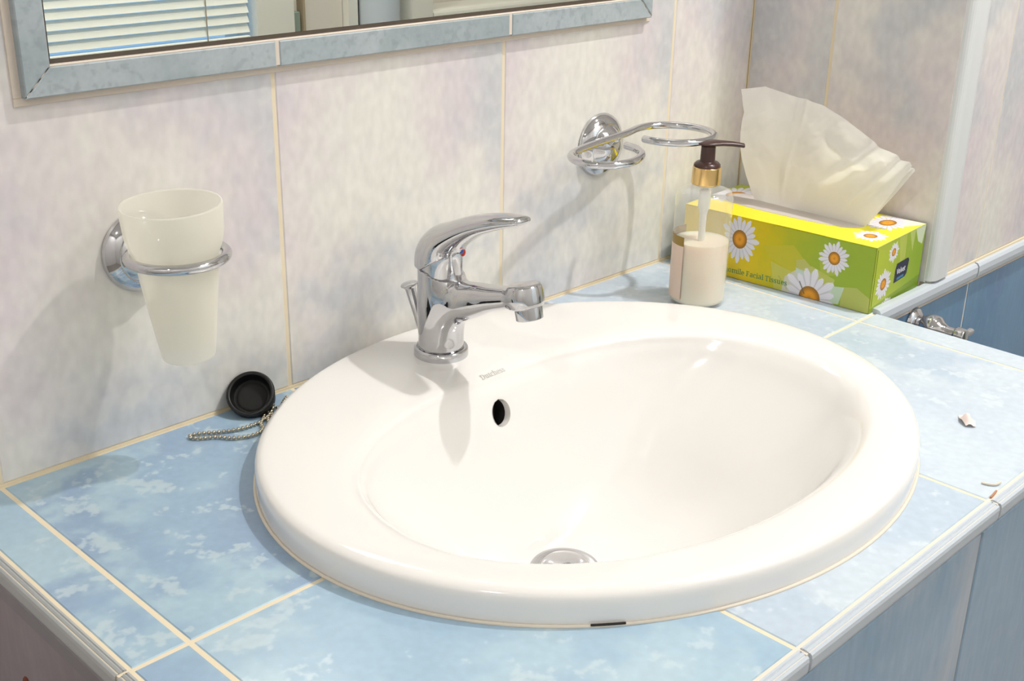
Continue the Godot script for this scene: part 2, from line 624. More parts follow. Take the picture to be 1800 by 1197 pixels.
func build_room() -> void:
	# back wall: grout bed with tiles standing 4 mm proud of it
	var wb := struct("wall_back", box(-1.6, 2.6, FLOOR_Y, CEIL_Y, -0.12, -0.0008), M.grout, "back wall of tall watercolour lilac and cream tiles with beige grout")
	var cols := []
	for k in range(-6, 3):
		cols.append([k * T, (k + 1) * T])
	cols.append([3 * T, 0.892])
	for rw in [[0.0005, 0.40], [0.40, 0.80]]:
		tile_rows(wb, on_back(-0.0045), cols, rw[0], rw[1], M.wall, 0.0045, 1.35)
	for rw in [[0.80, 1.20], [1.20, CEIL_Y]]:
		part("tile", prism(rect(-1.5, 0.89, -rw[1] + G, -rw[0] - G), 0.0, 0.0045, 0.0009, 0.2), M.wall, wb, on_back(-0.0045))
	for rw in [[-0.40, -0.0005], [-0.80, -0.40]]:
		tile_rows(wb, on_back(-0.0045), [[-1.5, -1.25], [-1.25, -1.0], [-1.0, -0.75], [-0.75, -0.5], [-0.5, -0.25], [-0.25, -0.0475]], rw[0], rw[1], M.wall, 0.0045, 1.35)
	part("grout_line", box(-0.30, 0.89, -0.001, 0.0016, -0.003, 0.0004), M.grout, wb)
	# boxed-out pipe chase right of the counter: return face at x = 0.892, front face at z = 0.25
	var wr := struct("wall_return", box(0.8928, 1.02, FLOOR_Y, CEIL_Y, 0.0, 0.24), M.grout, "narrow return wall of lilac grey tiles behind the tissue box")
	for rw in [[0.003, 0.40], [0.40, 0.80]]:
		tile_rows(wr, on_side(0.8965), [[0.0, 0.103], [0.103, 0.2475]], rw[0], rw[1], M.wall, 0.0045, 1.35)
	part("tile", prism(rect(0.0, 0.2475, -CEIL_Y, -0.80 - G), 0.0, 0.0045, 0.0009, 1.0), M.wall, wr, on_side(0.8965))
	var wp := struct("wall_partition", box(1.02, 2.6, FLOOR_Y, CEIL_Y, 0.0, 0.2492), M.grout_pale, "tiled front face of the boxed-out wall right of the counter, lilac above and blue below")
	part("grout_bed", box(0.8965, 1.02, FLOOR_Y, CEIL_Y, 0.24, 0.2492), M.grout_pale, wp)
	var up := [[0.929, 1.003], [1.003, 1.253], [1.253, 1.503], [1.503, 1.753], [1.753, 2.003]]
	for rw in [[0.006, 0.40], [0.40, 0.80]]:
		tile_rows(wp, on_back(0.2455), up, rw[0], rw[1], M.wall, 0.0045, 1.35)
	part("tile", prism(rect(0.93, 2.5, -CEIL_Y, -0.80 - G), 0.0, 0.0045, 0.0009, 0.2), M.wall, wp, on_back(0.2455))
	var low := [[0.785, 0.996], [0.996, 1.246], [1.246, 1.496], [1.496, 1.746], [1.746, 1.996]]
	part("grout_bed", box(0.785, 0.8965, FLOOR_Y, -0.02, 0.235, 0.2492), M.grout_pale, wp)
	for rw in [[-0.35, -0.0185], [-0.70, -0.35]]:
		tile_rows(wp, on_back(0.2455), low, rw[0], rw[1], M.lower_blue, 0.0045, 1.35)
	part("tile", prism(rect(2.0, 2.55, -0.0, 0.70), 0.0, 0.0045, 0.0009, 0.5), M.lower_blue, wp, on_back(0.2455))
	# rounded white corner tile of the chase
	var prof := PackedVector2Array([Vector2(0.8925, -0.238), Vector2(0.8925, -0.246)])
	for k in range(0, 7):
		var a := PI - 0.5 * PI * k / 6.0
		prof.append(Vector2(0.9015 + 0.009 * cos(a), -0.246 - 0.009 * sin(a)))
	prof.append_array(PackedVector2Array([Vector2(0.921, -0.255), Vector2(0.9275, -0.2535), Vector2(0.9285, -0.250), Vector2(0.9285, -0.238)]))
	var tr := Node3D.new()
	tr.name = "trim_1"
	tr.set_meta("kind", "structure")
	tr.set_meta("label", "rounded white corner trim on the edge of the boxed-out wall")
	add_child(tr)
	for k in 2:
		part("corner_tile", extrude(prof, 0.497), M.trim, tr, Transform3D(Basis(Vector3.RIGHT, -PI / 2), Vector3(0, 0.007 + k * 0.5, 0)))
	part("corner_tile", extrude(prof, 0.54), M.trim, tr, Transform3D(Basis(Vector3.RIGHT, -PI / 2), Vector3(0, 1.007, 0)))
	# ledge: ridged trim along the foot of the chase at counter height
	var lg := Node3D.new()
	lg.name = "trim_2"
	lg.set_meta("kind", "structure")
	lg.set_meta("label", "pale ridged ledge trim along the foot of the lilac tiles at counter height")
	add_child(lg)
	for c in [[0.7825, 0.9985], [1.0015, 1.2485], [1.2515, 1.4985], [1.5015, 1.75], [1.753, 2.0], [2.003, 2.6]]:
		var pr := PackedVector2Array([Vector2(-0.246, -0.0155), Vector2(-0.2525, -0.0150), Vector2(-0.2560, -0.0115), Vector2(-0.2570, -0.006), Vector2(-0.2565, 0.0005), Vector2(-0.2545, 0.0035), Vector2(-0.2515, 0.0042), Vector2(-0.246, 0.0042)])
		part("ledge_tile", extrude(pr, c[1] - c[0]), M.trim_blue, lg, Transform3D(Basis(Vector3.UP, PI / 2), Vector3(c[0], 0, 0)))
	part("grout_line", box(0.928, 2.6, 0.0040, 0.0068, 0.245, 0.2512), M.grout, lg)
	part("grout_line", box(0.785, 2.6, -0.0190, -0.0152, 0.245, 0.2506), M.caulk, lg)
	# the rest of the room, seen only in the mirror and by the light
	struct("floor", box(-1.6, 2.6, FLOOR_Y - 0.1, FLOOR_Y, 0.0, 1.6), M.floor, "plain grey floor of the bathroom")
	struct("ceiling", box(-1.7, 2.7, CEIL_Y, CEIL_Y + 0.1, -0.1, 1.7), M.plaster, "plain white ceiling")
	struct("wall_left", box(-1.7, -1.6, FLOOR_Y, CEIL_Y, -0.1, 1.7), M.plaster, "plain pale wall at the left end of the room")
	struct("wall_right", box(2.6, 2.7, FLOOR_Y, CEIL_Y, -0.1, 1.7), M.plaster, "plain pale wall at the right end of the room")
	var wf := struct("wall_front", box(-1.6, 0.45, FLOOR_Y, CEIL_Y, 1.6, 1.72), M.plaster, "pale wall with the window, facing the mirror")
	part("wall_panel", box(1.29, 2.6, FLOOR_Y, CEIL_Y, 1.6, 1.72), M.beige, wf)
	part("wall_panel", box(0.45, 1.29, FLOOR_Y, 0.0, 1.6, 1.72), M.plaster, wf)
	part("wall_panel", box(0.45, 1.29, 1.15, CEIL_Y, 1.6, 1.72), M.plaster, wf)
	var wn := Node3D.new()
	wn.name = "window_1"
	wn.set_meta("kind", "structure")
	wn.set_meta("label", "white framed window behind the blind, seen in the mirror")
	add_child(wn)
	part("frame", box(1.285, 1.385, -0.06, 1.20, 1.575, 1.61, 0.003), M.white, wn)
	part("frame", box(0.40, 0.45, -0.06, 1.20, 1.575, 1.61, 0.003), M.white, wn)
	part("frame", box(0.45, 1.285, 1.15, 1.20, 1.575, 1.61, 0.003), M.white, wn)
	part("sill", box(0.45, 1.285, -0.04, -0.01, 1.56, 1.70, 0.003), M.white, wn)
	part("pane", box(0.45, 1.29, 0.0, 1.15, 1.66, 1.664), M.pane, wn)
	# closed venetian blind
	var bl := thing("window_blind", "closed venetian blind of cream slats with daylight in the gaps, seen in the mirror", "blind", Vector3(0, 0, 1.595))
	for k in 52:
		var y := 0.036 + k * 0.0212
		var sp := PackedVector2Array([Vector2(0.0046, -0.0094), Vector2(0.0022, -0.0038), Vector2(0.0004, 0.0008), Vector2(-0.0022, 0.0054), Vector2(-0.0054, 0.0092), Vector2(-0.0048, 0.0095), Vector2(-0.0016, 0.0057), Vector2(0.0011, 0.0010), Vector2(0.0029, -0.0036), Vector2(0.0052, -0.0093)])
		part("slat", extrude(sp, 0.81), M.slat, bl, Transform3D(Basis(Vector3.UP, PI / 2), Vector3(0.463, y, 0)))
	part("bottom_rail", box(0.463, 1.273, 0.005, 0.020, -0.006, 0.006, 0.002), M.slat, bl)
	part("head_rail", box(0.455, 1.283, 1.125, 1.15, -0.014, 0.012, 0.002), M.slat, bl)
	for x in [0.58, 1.163]:
		part("cord", tube(PackedVector3Array([Vector3(x, 0.012, -0.008), Vector3(x, 0.6, -0.008), Vector3(x, 1.13, -0.008)]), 0.0012, 6), M.cord, bl)
	# things by the window wall
	var dr := Node3D.new()
	dr.name = "door_1"
	dr.set_meta("kind", "structure")
	dr.set_meta("label", "beige door leaf with white post beside the window, seen in the mirror")
	add_child(dr)
	part("seal", box(1.386, 1.404, FLOOR_Y, 0.062, 1.58, 1.60, 0.002), M.sage, dr)
	part("jamb", box(1.410, 1.416, FLOOR_Y, 1.2, 1.575, 1.60, 0.002), M.cord, dr)
	part("leaf", box(1.42, 1.528, FLOOR_Y, 1.2, 1.583, 1.60, 0.002), M.beige, dr)
	part("post", box(1.53, 1.557, FLOOR_Y, 1.25, 1.56, 1.60, 0.003), M.white, dr)
	var pp := thing("waste_pipe", "pale grey upright pipe beside the white post, seen in the mirror", "pipe", Vector3(1.61, FLOOR_Y, 1.545))
	part("pipe_wall", lathe([Vector2(0.0, 0.0), Vector2(0.05, 0.0), Vector2(0.05, 0.0), Vector2(0.05, 2.4)], 40), M.trim_blue, pp)
	part("pipe_collar", lathe([Vector2(0.05, 0.10), Vector2(0.055, 0.10), Vector2(0.055, 0.10), Vector2(0.055, 0.16), Vector2(0.055, 0.16), Vector2(0.05, 0.16)], 40), M.white, pp)
	var ws := thing("worktop_unit", "white unit with rounded worktop edge over a dark recess, seen in the mirror", "unit", Vector3(0, 0, 0))
	part("side_panel", box(1.675, 1.742, FLOOR_Y + 0.001, 0.30, 1.50, 1.598, 0.004), M.white, ws)
	var nose := PackedVector2Array([Vector2(-1.598, 0.018)])
	for k in 9:
		var a := -0.5 * PI + PI * k / 8.0
		nose.append(Vector2(-1.515 + 0.015 * cos(a), 0.033 + 0.015 * sin(a)))
	nose.append(Vector2(-1.598, 0.048))
	part("worktop", extrude(nose, 0.85), M.white, ws, Transform3D(Basis(Vector3.UP, PI / 2), Vector3(1.745, 0, 0)))
	part("back_panel", box(1.745, 2.595, FLOOR_Y + 0.001, 0.018, 1.56, 1.598), M.sage, ws)

func build_mirror() -> void:
	var mr := thing("wall_mirror", "large wall mirror set in a blue-grey tile frame", "mirror", Vector3(0, 0, 0))
	part("glass", box(0.0735, 0.6795, 0.2945, 0.745, 0.001, 0.004), M.mirror, mr)
	for b in [[0.0700, 0.0735, 0.2905, 0.749], [0.6795, 0.683, 0.2905, 0.749], [0.0735, 0.6795, 0.2905, 0.2945], [0.0735, 0.6795, 0.745, 0.749]]:
		part("edge", box(b[0], b[1], b[2], b[3], 0.0008, 0.0038), M.mirror_edge, mr)
	var fr := Node3D.new()
	fr.name = "trim_3"
	fr.set_meta("kind", "structure")
	fr.set_meta("label", "blue-grey speckled tile frame around the mirror with mitred corners")
	add_child(fr)
	# profile across the strip (0 outer .. 0.0185 inner)
	var x0 := 0.0520
	var x1 := 0.7010
	var y0 := 0.2710
	var y1 := 0.7680
	var w := 0.0190
	var runs := [
		[[x0, y0], [T - G, y0], [T - G, y0 + w], [x0 + w, y0 + w]], [[T + G, y0], [2 * T - G, y0], [2 * T - G, y0 + w], [T + G, y0 + w]], [[2 * T + G, y0], [x1, y0], [x1 - w, y0 + w], [2 * T + G, y0 + w]],
		[[x0, y0 + 0.001], [x0 + w, y0 + w + 0.001], [x0 + w, 0.52], [x0, 0.52]], [[x0, 0.5225], [x0 + w, 0.5225], [x0 + w, y1 - w], [x0, y1]],
		[[x1, y0 + 0.001], [x1, 0.52], [x1 - w, 0.52], [x1 - w, y0 + w + 0.001]], [[x1, 0.5225], [x1, y1], [x1 - w, y1 - w], [x1 - w, 0.5225]],
		[[x0 + 0.001, y1], [x0 + w, y1 - w], [2 * T - G, y1 - w], [2 * T - G, y1]], [[2 * T + G, y1], [2 * T + G, y1 - w], [x1 - w, y1 - w], [x1 - 0.001, y1]]]
	for r in runs:
		var poly := PackedVector2Array()
		for q in r:
			poly.append(Vector2(q[0], -q[1]))
		part("frame_tile", prism(poly, 0.0, 0.0085, 0.0008, 3.0, Vector2(rng.randf(), rng.randf())), M.frame, fr, on_back(0.0))
	for b in [[x0 + 0.001, x1 - 0.001, y0 + 0.001, y0 + w], [x0 + 0.001, x0 + w, y0, y1], [x1 - w, x1 - 0.001, y0, y1], [x0 + 0.001, x1 - 0.001, y1 - w, y1 - 0.001]]:
		part("frame_grout", box(b[0], b[1], b[2], b[3], 0.0, 0.0076), M.caulk, fr)
	part("inner_glint", box(x0 + w - 0.0005, x1 - w + 0.0005, y0 + w - 0.0005, y0 + w + 0.0012, 0.0, 0.0072, 0.0005), M.caulk, fr)  # pale strip standing in for light caught on the inner bevel
	# uneven beige caulk around the frame
	var ck := PackedVector2Array([Vector2(x0 - 0.0055, -(y0 - 0.0058)), Vector2(x1 + 0.0050, -(y0 - 0.0052)), Vector2(x1 + 0.0050, -(y0 - 0.0002))])
	var jag := noise(5, 9.0, 3)
	for k in range(60, -1, -1):
		var x := x0 + (x1 - x0) * k / 60.0
		ck.append(Vector2(x, -(y0 + 0.0008 + 0.0014 * jag.get_noise_1d(x * 9.0))))
	ck.append(Vector2(x0 - 0.0055, -(y0 - 0.0002)))
	part("caulk", prism(ck, 0.0, 0.0016, 0.0006), M.caulk, fr, on_back(0.0))
	part("caulk", box(x0 - 0.0055, x0 + 0.0008, y0, y1, 0.0, 0.0016, 0.0005), M.caulk, fr)
	part("caulk", box(x1 - 0.0008, x1 + 0.0050, y0, y1, 0.0, 0.0016, 0.0005), M.caulk, fr)

# ---------------------------------------------------------------- basin surface
# rows: cx, cz, half width, reach to the front, reach to the back, exponent front, exponent back, y, turn
const BASIN := [
	[0.3699, 0.2388, 0.2728, 0.2298, 0.2298, 2.0, 2.0, -0.0004, 0.054],
	[0.3699, 0.2388, 0.2732, 0.2301, 0.2301, 2.0, 2.0, 0.0080, 0.054],
	[0.3699, 0.2388, 0.2730, 0.2299, 0.2299, 2.0, 2.0, 0.0172, 0.054],
	[0.3699, 0.2388, 0.2700, 0.2268, 0.2268, 2.0, 2.0, 0.0220, 0.054],
	[0.3697, 0.2395, 0.2620, 0.2180, 0.2185, 2.0, 2.0, 0.0238, 0.052],
	[0.3690, 0.2520, 0.2410, 0.1840, 0.1840, 2.0, 2.1, 0.0234, 0.045],
	[0.3675, 0.2700, 0.2240, 0.1550, 0.1500, 2.05, 2.3, 0.0212, 0.035],
	[0.3670, 0.2720, 0.2130, 0.1440, 0.1410, 2.05, 2.5, 0.0120, 0.03],
	[0.3665, 0.2700, 0.1960, 0.1350, 0.1300, 2.05, 2.8, -0.0080, 0.03],
	[0.3660, 0.2620, 0.1520, 0.1180, 0.1090, 2.1, 3.1, -0.0520, 0.02],
	[0.3650, 0.2480, 0.1130, 0.0890, 0.0800, 2.1, 2.8, -0.0950, 0.0],
	[0.3650, 0.2340, 0.0750, 0.0600, 0.0540, 2.0, 2.3, -0.1180, 0.0],
	[0.3650, 0.2230, 0.0460, 0.0410, 0.0390, 2.0, 2.0, -0.1270, 0.0],
	[0.3650, 0.2160, 0.0260, 0.0260, 0.0260, 2.0, 2.0, -0.1300, 0.0]]

func basin_at(phi: float, t: float) -> Vector3:
	var i := clampi(int(t), 0, BASIN.size() - 2)
	var f := t - i
	var a: Array = BASIN[maxi(i - 1, 0)]
	var b: Array = BASIN[i]
	var c: Array = BASIN[i + 1]
	var d: Array = BASIN[mini(i + 2, BASIN.size() - 1)]
	var q := PackedFloat32Array()
	for k in 9:
		q.append(cubic_interpolate(b[k], c[k], a[k], d[k], f))
	var cs := cos(phi)
	var sn := sin(phi)
	var n := q[5] if sn >= 0.0 else q[6]
	var r := pow(pow(absf(cs), n) + pow(absf(sn), n), -1.0 / n)
	var x := q[2] * r * cs
	var z := (q[3] if sn >= 0.0 else q[4]) * r * sn
	return Vector3(q[0] + x * cos(q[8]) - z * sin(q[8]), q[7], q[1] + x * sin(q[8]) + z * cos(q[8]))

func basin_outline(scale: float, count: int) -> PackedVector2Array:
	var p := PackedVector2Array()
	for j in count:
		var v := basin_at(TAU * j / count, 1.0)
		p.append(Vector2(0.3699 + (v.x - 0.3699) * scale, 0.2388 + (v.z - 0.2388) * scale))
	return p

func build_basin() -> void:
	var t := thing("washbasin", "white oval ceramic drop-in washbasin in the blue tiled counter", "washbasin", Vector3.ZERO)
	var N := 160
	var SUB := 6
	var rows := (BASIN.size() - 1) * SUB + 1
	var v := PackedVector3Array()
	var idx := PackedInt32Array()
	for i in rows:
		for j in N:
			v.append(basin_at(TAU * j / N, float(i) / SUB))
	# overflow hole in the back wall of the bowl: a block of cells is left out and filled round the hole
	var jc := 120
	var j0 := jc - 4
	var j1 := jc + 4
	var i0 := 45
	var i1 := 53
	for i in rows - 1:
		for j in N:
			if i >= i0 and i < i1 and j >= j0 and j < j1:
				continue
			var a := i * N + j
			var b := i * N + (j + 1) % N
			idx.append_array(PackedInt32Array([a, a + N, b + N, a, b + N, b]))
	var centre := Vector3(0.3625, -0.0110, 0.0)
	var loop := []
	for j in range(j0, j1):
		loop.append([i0, j])
	for i in range(i0, i1):
		loop.append([i, j1])
	for j in range(j1, j0, -1):
		loop.append([i1, j])
	for i in range(i1, i0, -1):
		loop.append([i, j0])
	var n := loop.size()
	var LAY := 4
	var base := v.size()
	var rim := PackedVector3Array()
	var inner := []
	for k in n:
		var P := v[loop[k][0] * N + loop[k][1]]
		var al := atan2(P.y - centre.y, P.x - centre.x)
		var tx := centre.x + 0.0098 * cos(al)
		var ty := centre.y + 0.0112 * sin(al)
		var ph: float = TAU * loop[k][1] / N
		var tt: float = float(loop[k][0]) / SUB
		for it in 12:
			var S := basin_at(ph, tt)
			var dx := (basin_at(ph + 0.002, tt).x - S.x) / 0.002
			var dy := (basin_at(ph, tt + 0.002).y - S.y) / 0.002
			ph += clampf((tx - S.x) / dx, -0.05, 0.05)
			tt += clampf((ty - S.y) / dy, -0.15, 0.15)
		inner.append(Vector2(ph, tt))
	for l in range(1, LAY + 1):
		for k in n:
			var o := Vector2(TAU * loop[k][1] / N, float(loop[k][0]) / SUB)
			var w := o.lerp(inner[k], float(l) / LAY)
			var S := basin_at(w.x, w.y)
			if l == LAY:
				rim.append(S)
				S += Vector3(0, -0.0002, -0.0006)
			v.append(S)
	for l in LAY:
		for k in n:
			var k2 := (k + 1) % n
			var a: int = loop[k][0] * N + loop[k][1] if l == 0 else base + (l - 1) * n + k
			var b: int = loop[k2][0] * N + loop[k2][1] if l == 0 else base + (l - 1) * n + k2
			var c := base + l * n + k
			var d := base + l * n + k2
			idx.append_array(PackedInt32Array([a, c, d, a, d, b]))
	# orientation: the rim crest must face up
	var m := smooth_mesh(v, idx, false)
	var arr := m.surface_get_arrays(0)
	if arr[Mesh.ARRAY_NORMAL][4 * SUB * N + 40].y < 0.0:
		for i in range(0, idx.size(), 3):
			var s := idx[i + 1]
			idx[i + 1] = idx[i + 2]
			idx[i + 2] = s
		m = smooth_mesh(v, idx, false)
	part("bowl", m, M.ceramic, t)
	# overflow lining running back into the ceramic, dark at its end
	var lin := []
	for q in [[0.0, 1.0], [0.001, 0.97], [0.0065, 0.96], [0.0066, 1.25], [0.022, 1.25]]:
		var row := PackedVector3Array()
		var c := Vector3.ZERO
		for p in rim:
			c += p
		c /= rim.size()
		for p in rim:
			row.append(c + (p - c) * q[1] + Vector3(0, -0.25, -0.97) * q[0])
		lin.append(row)
	part("overflow_lining", grid_mesh([lin[0], lin[1], lin[2]], true, false, false, false), M.ceramic, t)
	part("overflow_hole", grid_mesh([lin[2], lin[3], lin[4]], true, false, true, false), M.dark, t).set_meta("label", "dark round overflow hole")
	# drain
	var dr := lathe([Vector2(0.0345, -0.003), Vector2(0.0345, 0.0012), Vector2(0.033, 0.0030), Vector2(0.029, 0.0036), Vector2(0.026, 0.0026), Vector2(0.0245, 0.0026), Vector2(0.0238, 0.0045), Vector2(0.020, 0.0072), Vector2(0.012, 0.0092), Vector2(0.0, 0.0098)], 56)
	part("drain", dr, M.chrome, t, Transform3D(Basis.from_scale(Vector3(0.86, 1, 0.86)), Vector3(0.3650, -0.1302, 0.2160)))
	# sealant bead where the rim meets the tiles, with a dark gap at the front
	var bead := PackedVector3Array()
	for p in basin_outline(1.0025, 180):
		bead.append(Vector3(p.x, 0.0004, p.y))
	part("sealant_bead", tube(bead, 0.0013, 8, true), M.grout_pale, t)
	var gap := PackedVector3Array()
	for k in 9:
		var a := deg_to_rad(131.5 - 4.6 * k / 8.0)
		var p := basin_at(a, 0.35)
		gap.append(Vector3(0.3699 + (p.x - 0.3699) * 1.006, 0.0016, 0.2388 + (p.z - 0.2388) * 1.006))
	part("sealant_gap", tube(gap, 0.0008, 8), M.dark, t)
	# maker's script on the deck in front of the tap
	var tm := TextMesh.new()
	var sf := SystemFont.new()
	sf.font_names = PackedStringArray(["Droid Serif"])
	sf.font_italic = true
	tm.font = sf
	tm.text = "Dutchess"
	tm.font_size = 16
	tm.pixel_size = 0.00040
	tm.depth = 0.0001
	var nrm := Vector3(0, 0.86, 0.51)
	part("lettering", tm, M.print_grey, t, Transform3D(Basis(Vector3(1, 0, 0), nrm.cross(Vector3(1, 0, 0)), nrm), basin_at(TAU * 0.7455, 6.30) + nrm * 0.0002))

# ---------------------------------------------------------------- counter
func build_counter() -> void:
	var t := thing("vanity_counter", "tiled vanity counter with pale blue top and beige grout lines", "counter", Vector3.ZERO)
	var hole := basin_outline(0.955, 96)
	# grout bed under the top tiles, cut out round the bowl
	var beds := [rect(-0.040, 0.3699, 0.0, 0.503), rect(0.3699, 0.780, 0.0, 0.503)]
	for b in beds:
		for poly in Geometry2D.clip_polygons(b, hole):
			part("grout_bed", prism(poly, -0.016, -0.0007, 0.0), M.grout, t)
	part("grout_bed", box(0.780, 0.8918, -0.016, -0.0007, 0.0, 0.2475), M.grout_pale, t)
	var xs := [[-0.0378, 0.0], [0.0, T], [T, 2 * T], [2 * T, 3 * T]]
	var tiles := []
	for c in xs:
		tiles.append([c[0], c[1], 0.0002, T])
		tiles.append([c[0], c[1], T, 0.4990])
	tiles.append([3 * T, 0.8922, 0.0002, T])
	tiles.append([3 * T, 0.7840, T, 0.4990])
	for c in tiles:
		var r := rect(c[0] + G, c[1] - G, c[2] + G, c[3] - G)
		var off := Vector2(-c[0] * 1.5 + 0.05 + rng.randf() * 0.5, -c[2] * 1.5 + 0.05 + rng.randf() * 0.5)
		for poly in Geometry2D.clip_polygons(r, hole):
			part("tile", prism(poly, -0.0055, 0.0, 0.0007, 1.5, off), M.counter_lit_pale if c[0] > 0.45 or (c[0] > 0.2 and c[2] > 0.2) else M.counter_lit_mid if c[0] > -0.01 and c[2] > 0.2 else M.counter, t)  # paler glazes stand in for stronger light towards right and front
	# ridged edge trim along the front and the left side
	var edge := PackedVector2Array([Vector2(0, -0.0130), Vector2(0.0066, -0.0130), Vector2(0.0082, -0.0118), Vector2(0.0088, -0.0095), Vector2(0.0090, -0.003), Vector2(0.0084, -0.0006), Vector2(0.0072, 0.0004), Vector2(0.0063, 0.0), Vector2(0.0058, -0.0006), Vector2(0.0053, 0.0004), Vector2(0.0042, 0.0012), Vector2(0.0033, 0.0008), Vector2(0.0028, 0.0002), Vector2(0.0022, 0.0010), Vector2(0.0010, 0.0010), Vector2(0.0, -0.0003)])
	var flip := PackedVector2Array()
	for q in edge:
		flip.append(Vector2(-0.4998 - q.x, q.y))
	for c in [[-0.0465, -0.0015], [0.0015, T - 0.0015], [T + 0.0015, 2 * T - 0.0015], [2 * T + 0.0015, 3 * T - 0.0015], [3 * T + 0.0015, 0.784]]:
		part("edge_tile", extrude(flip, c[1] - c[0]), M.trim_blue, t, Transform3D(Basis(Vector3.UP, PI / 2), Vector3(c[0], 0, 0)))
	part("edge_grout", box(-0.045, 0.783, -0.011, -0.0002, 0.4975, 0.5060), M.grout_pale, t)
	var left := PackedVector2Array()
	for q in edge:
		left.append(Vector2(-0.0388 - q.x * 0.92, q.y))
	for c in [[0.001, T - 0.0015], [T + 0.0015, 0.4990]]:
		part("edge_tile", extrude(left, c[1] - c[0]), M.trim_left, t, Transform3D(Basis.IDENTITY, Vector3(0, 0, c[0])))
	part("edge_grout", box(-0.0455, -0.0365, -0.011, -0.0002, 0.0, 0.4990), M.grout, t)
	# cabinet walls under the top: tiled front, tiled left side, plain right side
	part("front_backing", box(-0.040, 0.780, FLOOR_Y + 0.001, -0.0165, 0.480, 0.5038), M.joint_shaded, t)
	var fc := [[-0.042, -0.015], [-0.015, 0.235], [0.235, 0.485], [0.485, 0.735], [0.735, 0.783]]
	for rw in [[-0.36, -0.0165], [-0.71, -0.36]]:
		for c in fc:
			var r := rect(c[0] + G, c[1] - G, -rw[1] + G, -rw[0] - G)
			part("front_tile", prism(r, 0.0, 0.0045, 0.0009, 1.35, Vector2(-c[0] * 1.35 + rng.randf() * 0.45, rng.randf() * 0.3)), M.lower, t, on_back(0.5005))
	part("toe_tile", box(-0.042, 0.783, FLOOR_Y + 0.001, -0.712, 0.5005, 0.505, 0.0008), M.lower, t)
	part("side_backing", box(-0.0405, -0.020, FLOOR_Y + 0.001, -0.0165, 0.0, 0.480), M.grout_pale, t)
	for rw in [[-0.36, -0.0165], [-0.71, -0.36], [-0.849, -0.71]]:
		for c in [[0.0, T], [T, 0.502]]:
			var r := rect(c[0] + G, c[1] - G, -rw[1] + G, -rw[0] - G)
			part("side_tile", prism(r, 0.0, 0.0040, 0.0009, 1.2, Vector2(0.1 + rng.randf() * 0.3, rng.randf() * 0.2)), M.mauve_shaded, t, on_side(-0.0405))
	part("side_rail", box(-0.0462, -0.0405, -0.026, -0.0135, 0.001, 0.502, 0.001), M.mauve_shaded, t)
	part("side_panel", box(0.762, 0.782, FLOOR_Y + 0.001, -0.0165, 0.2555, 0.4800), M.trim_blue, t)

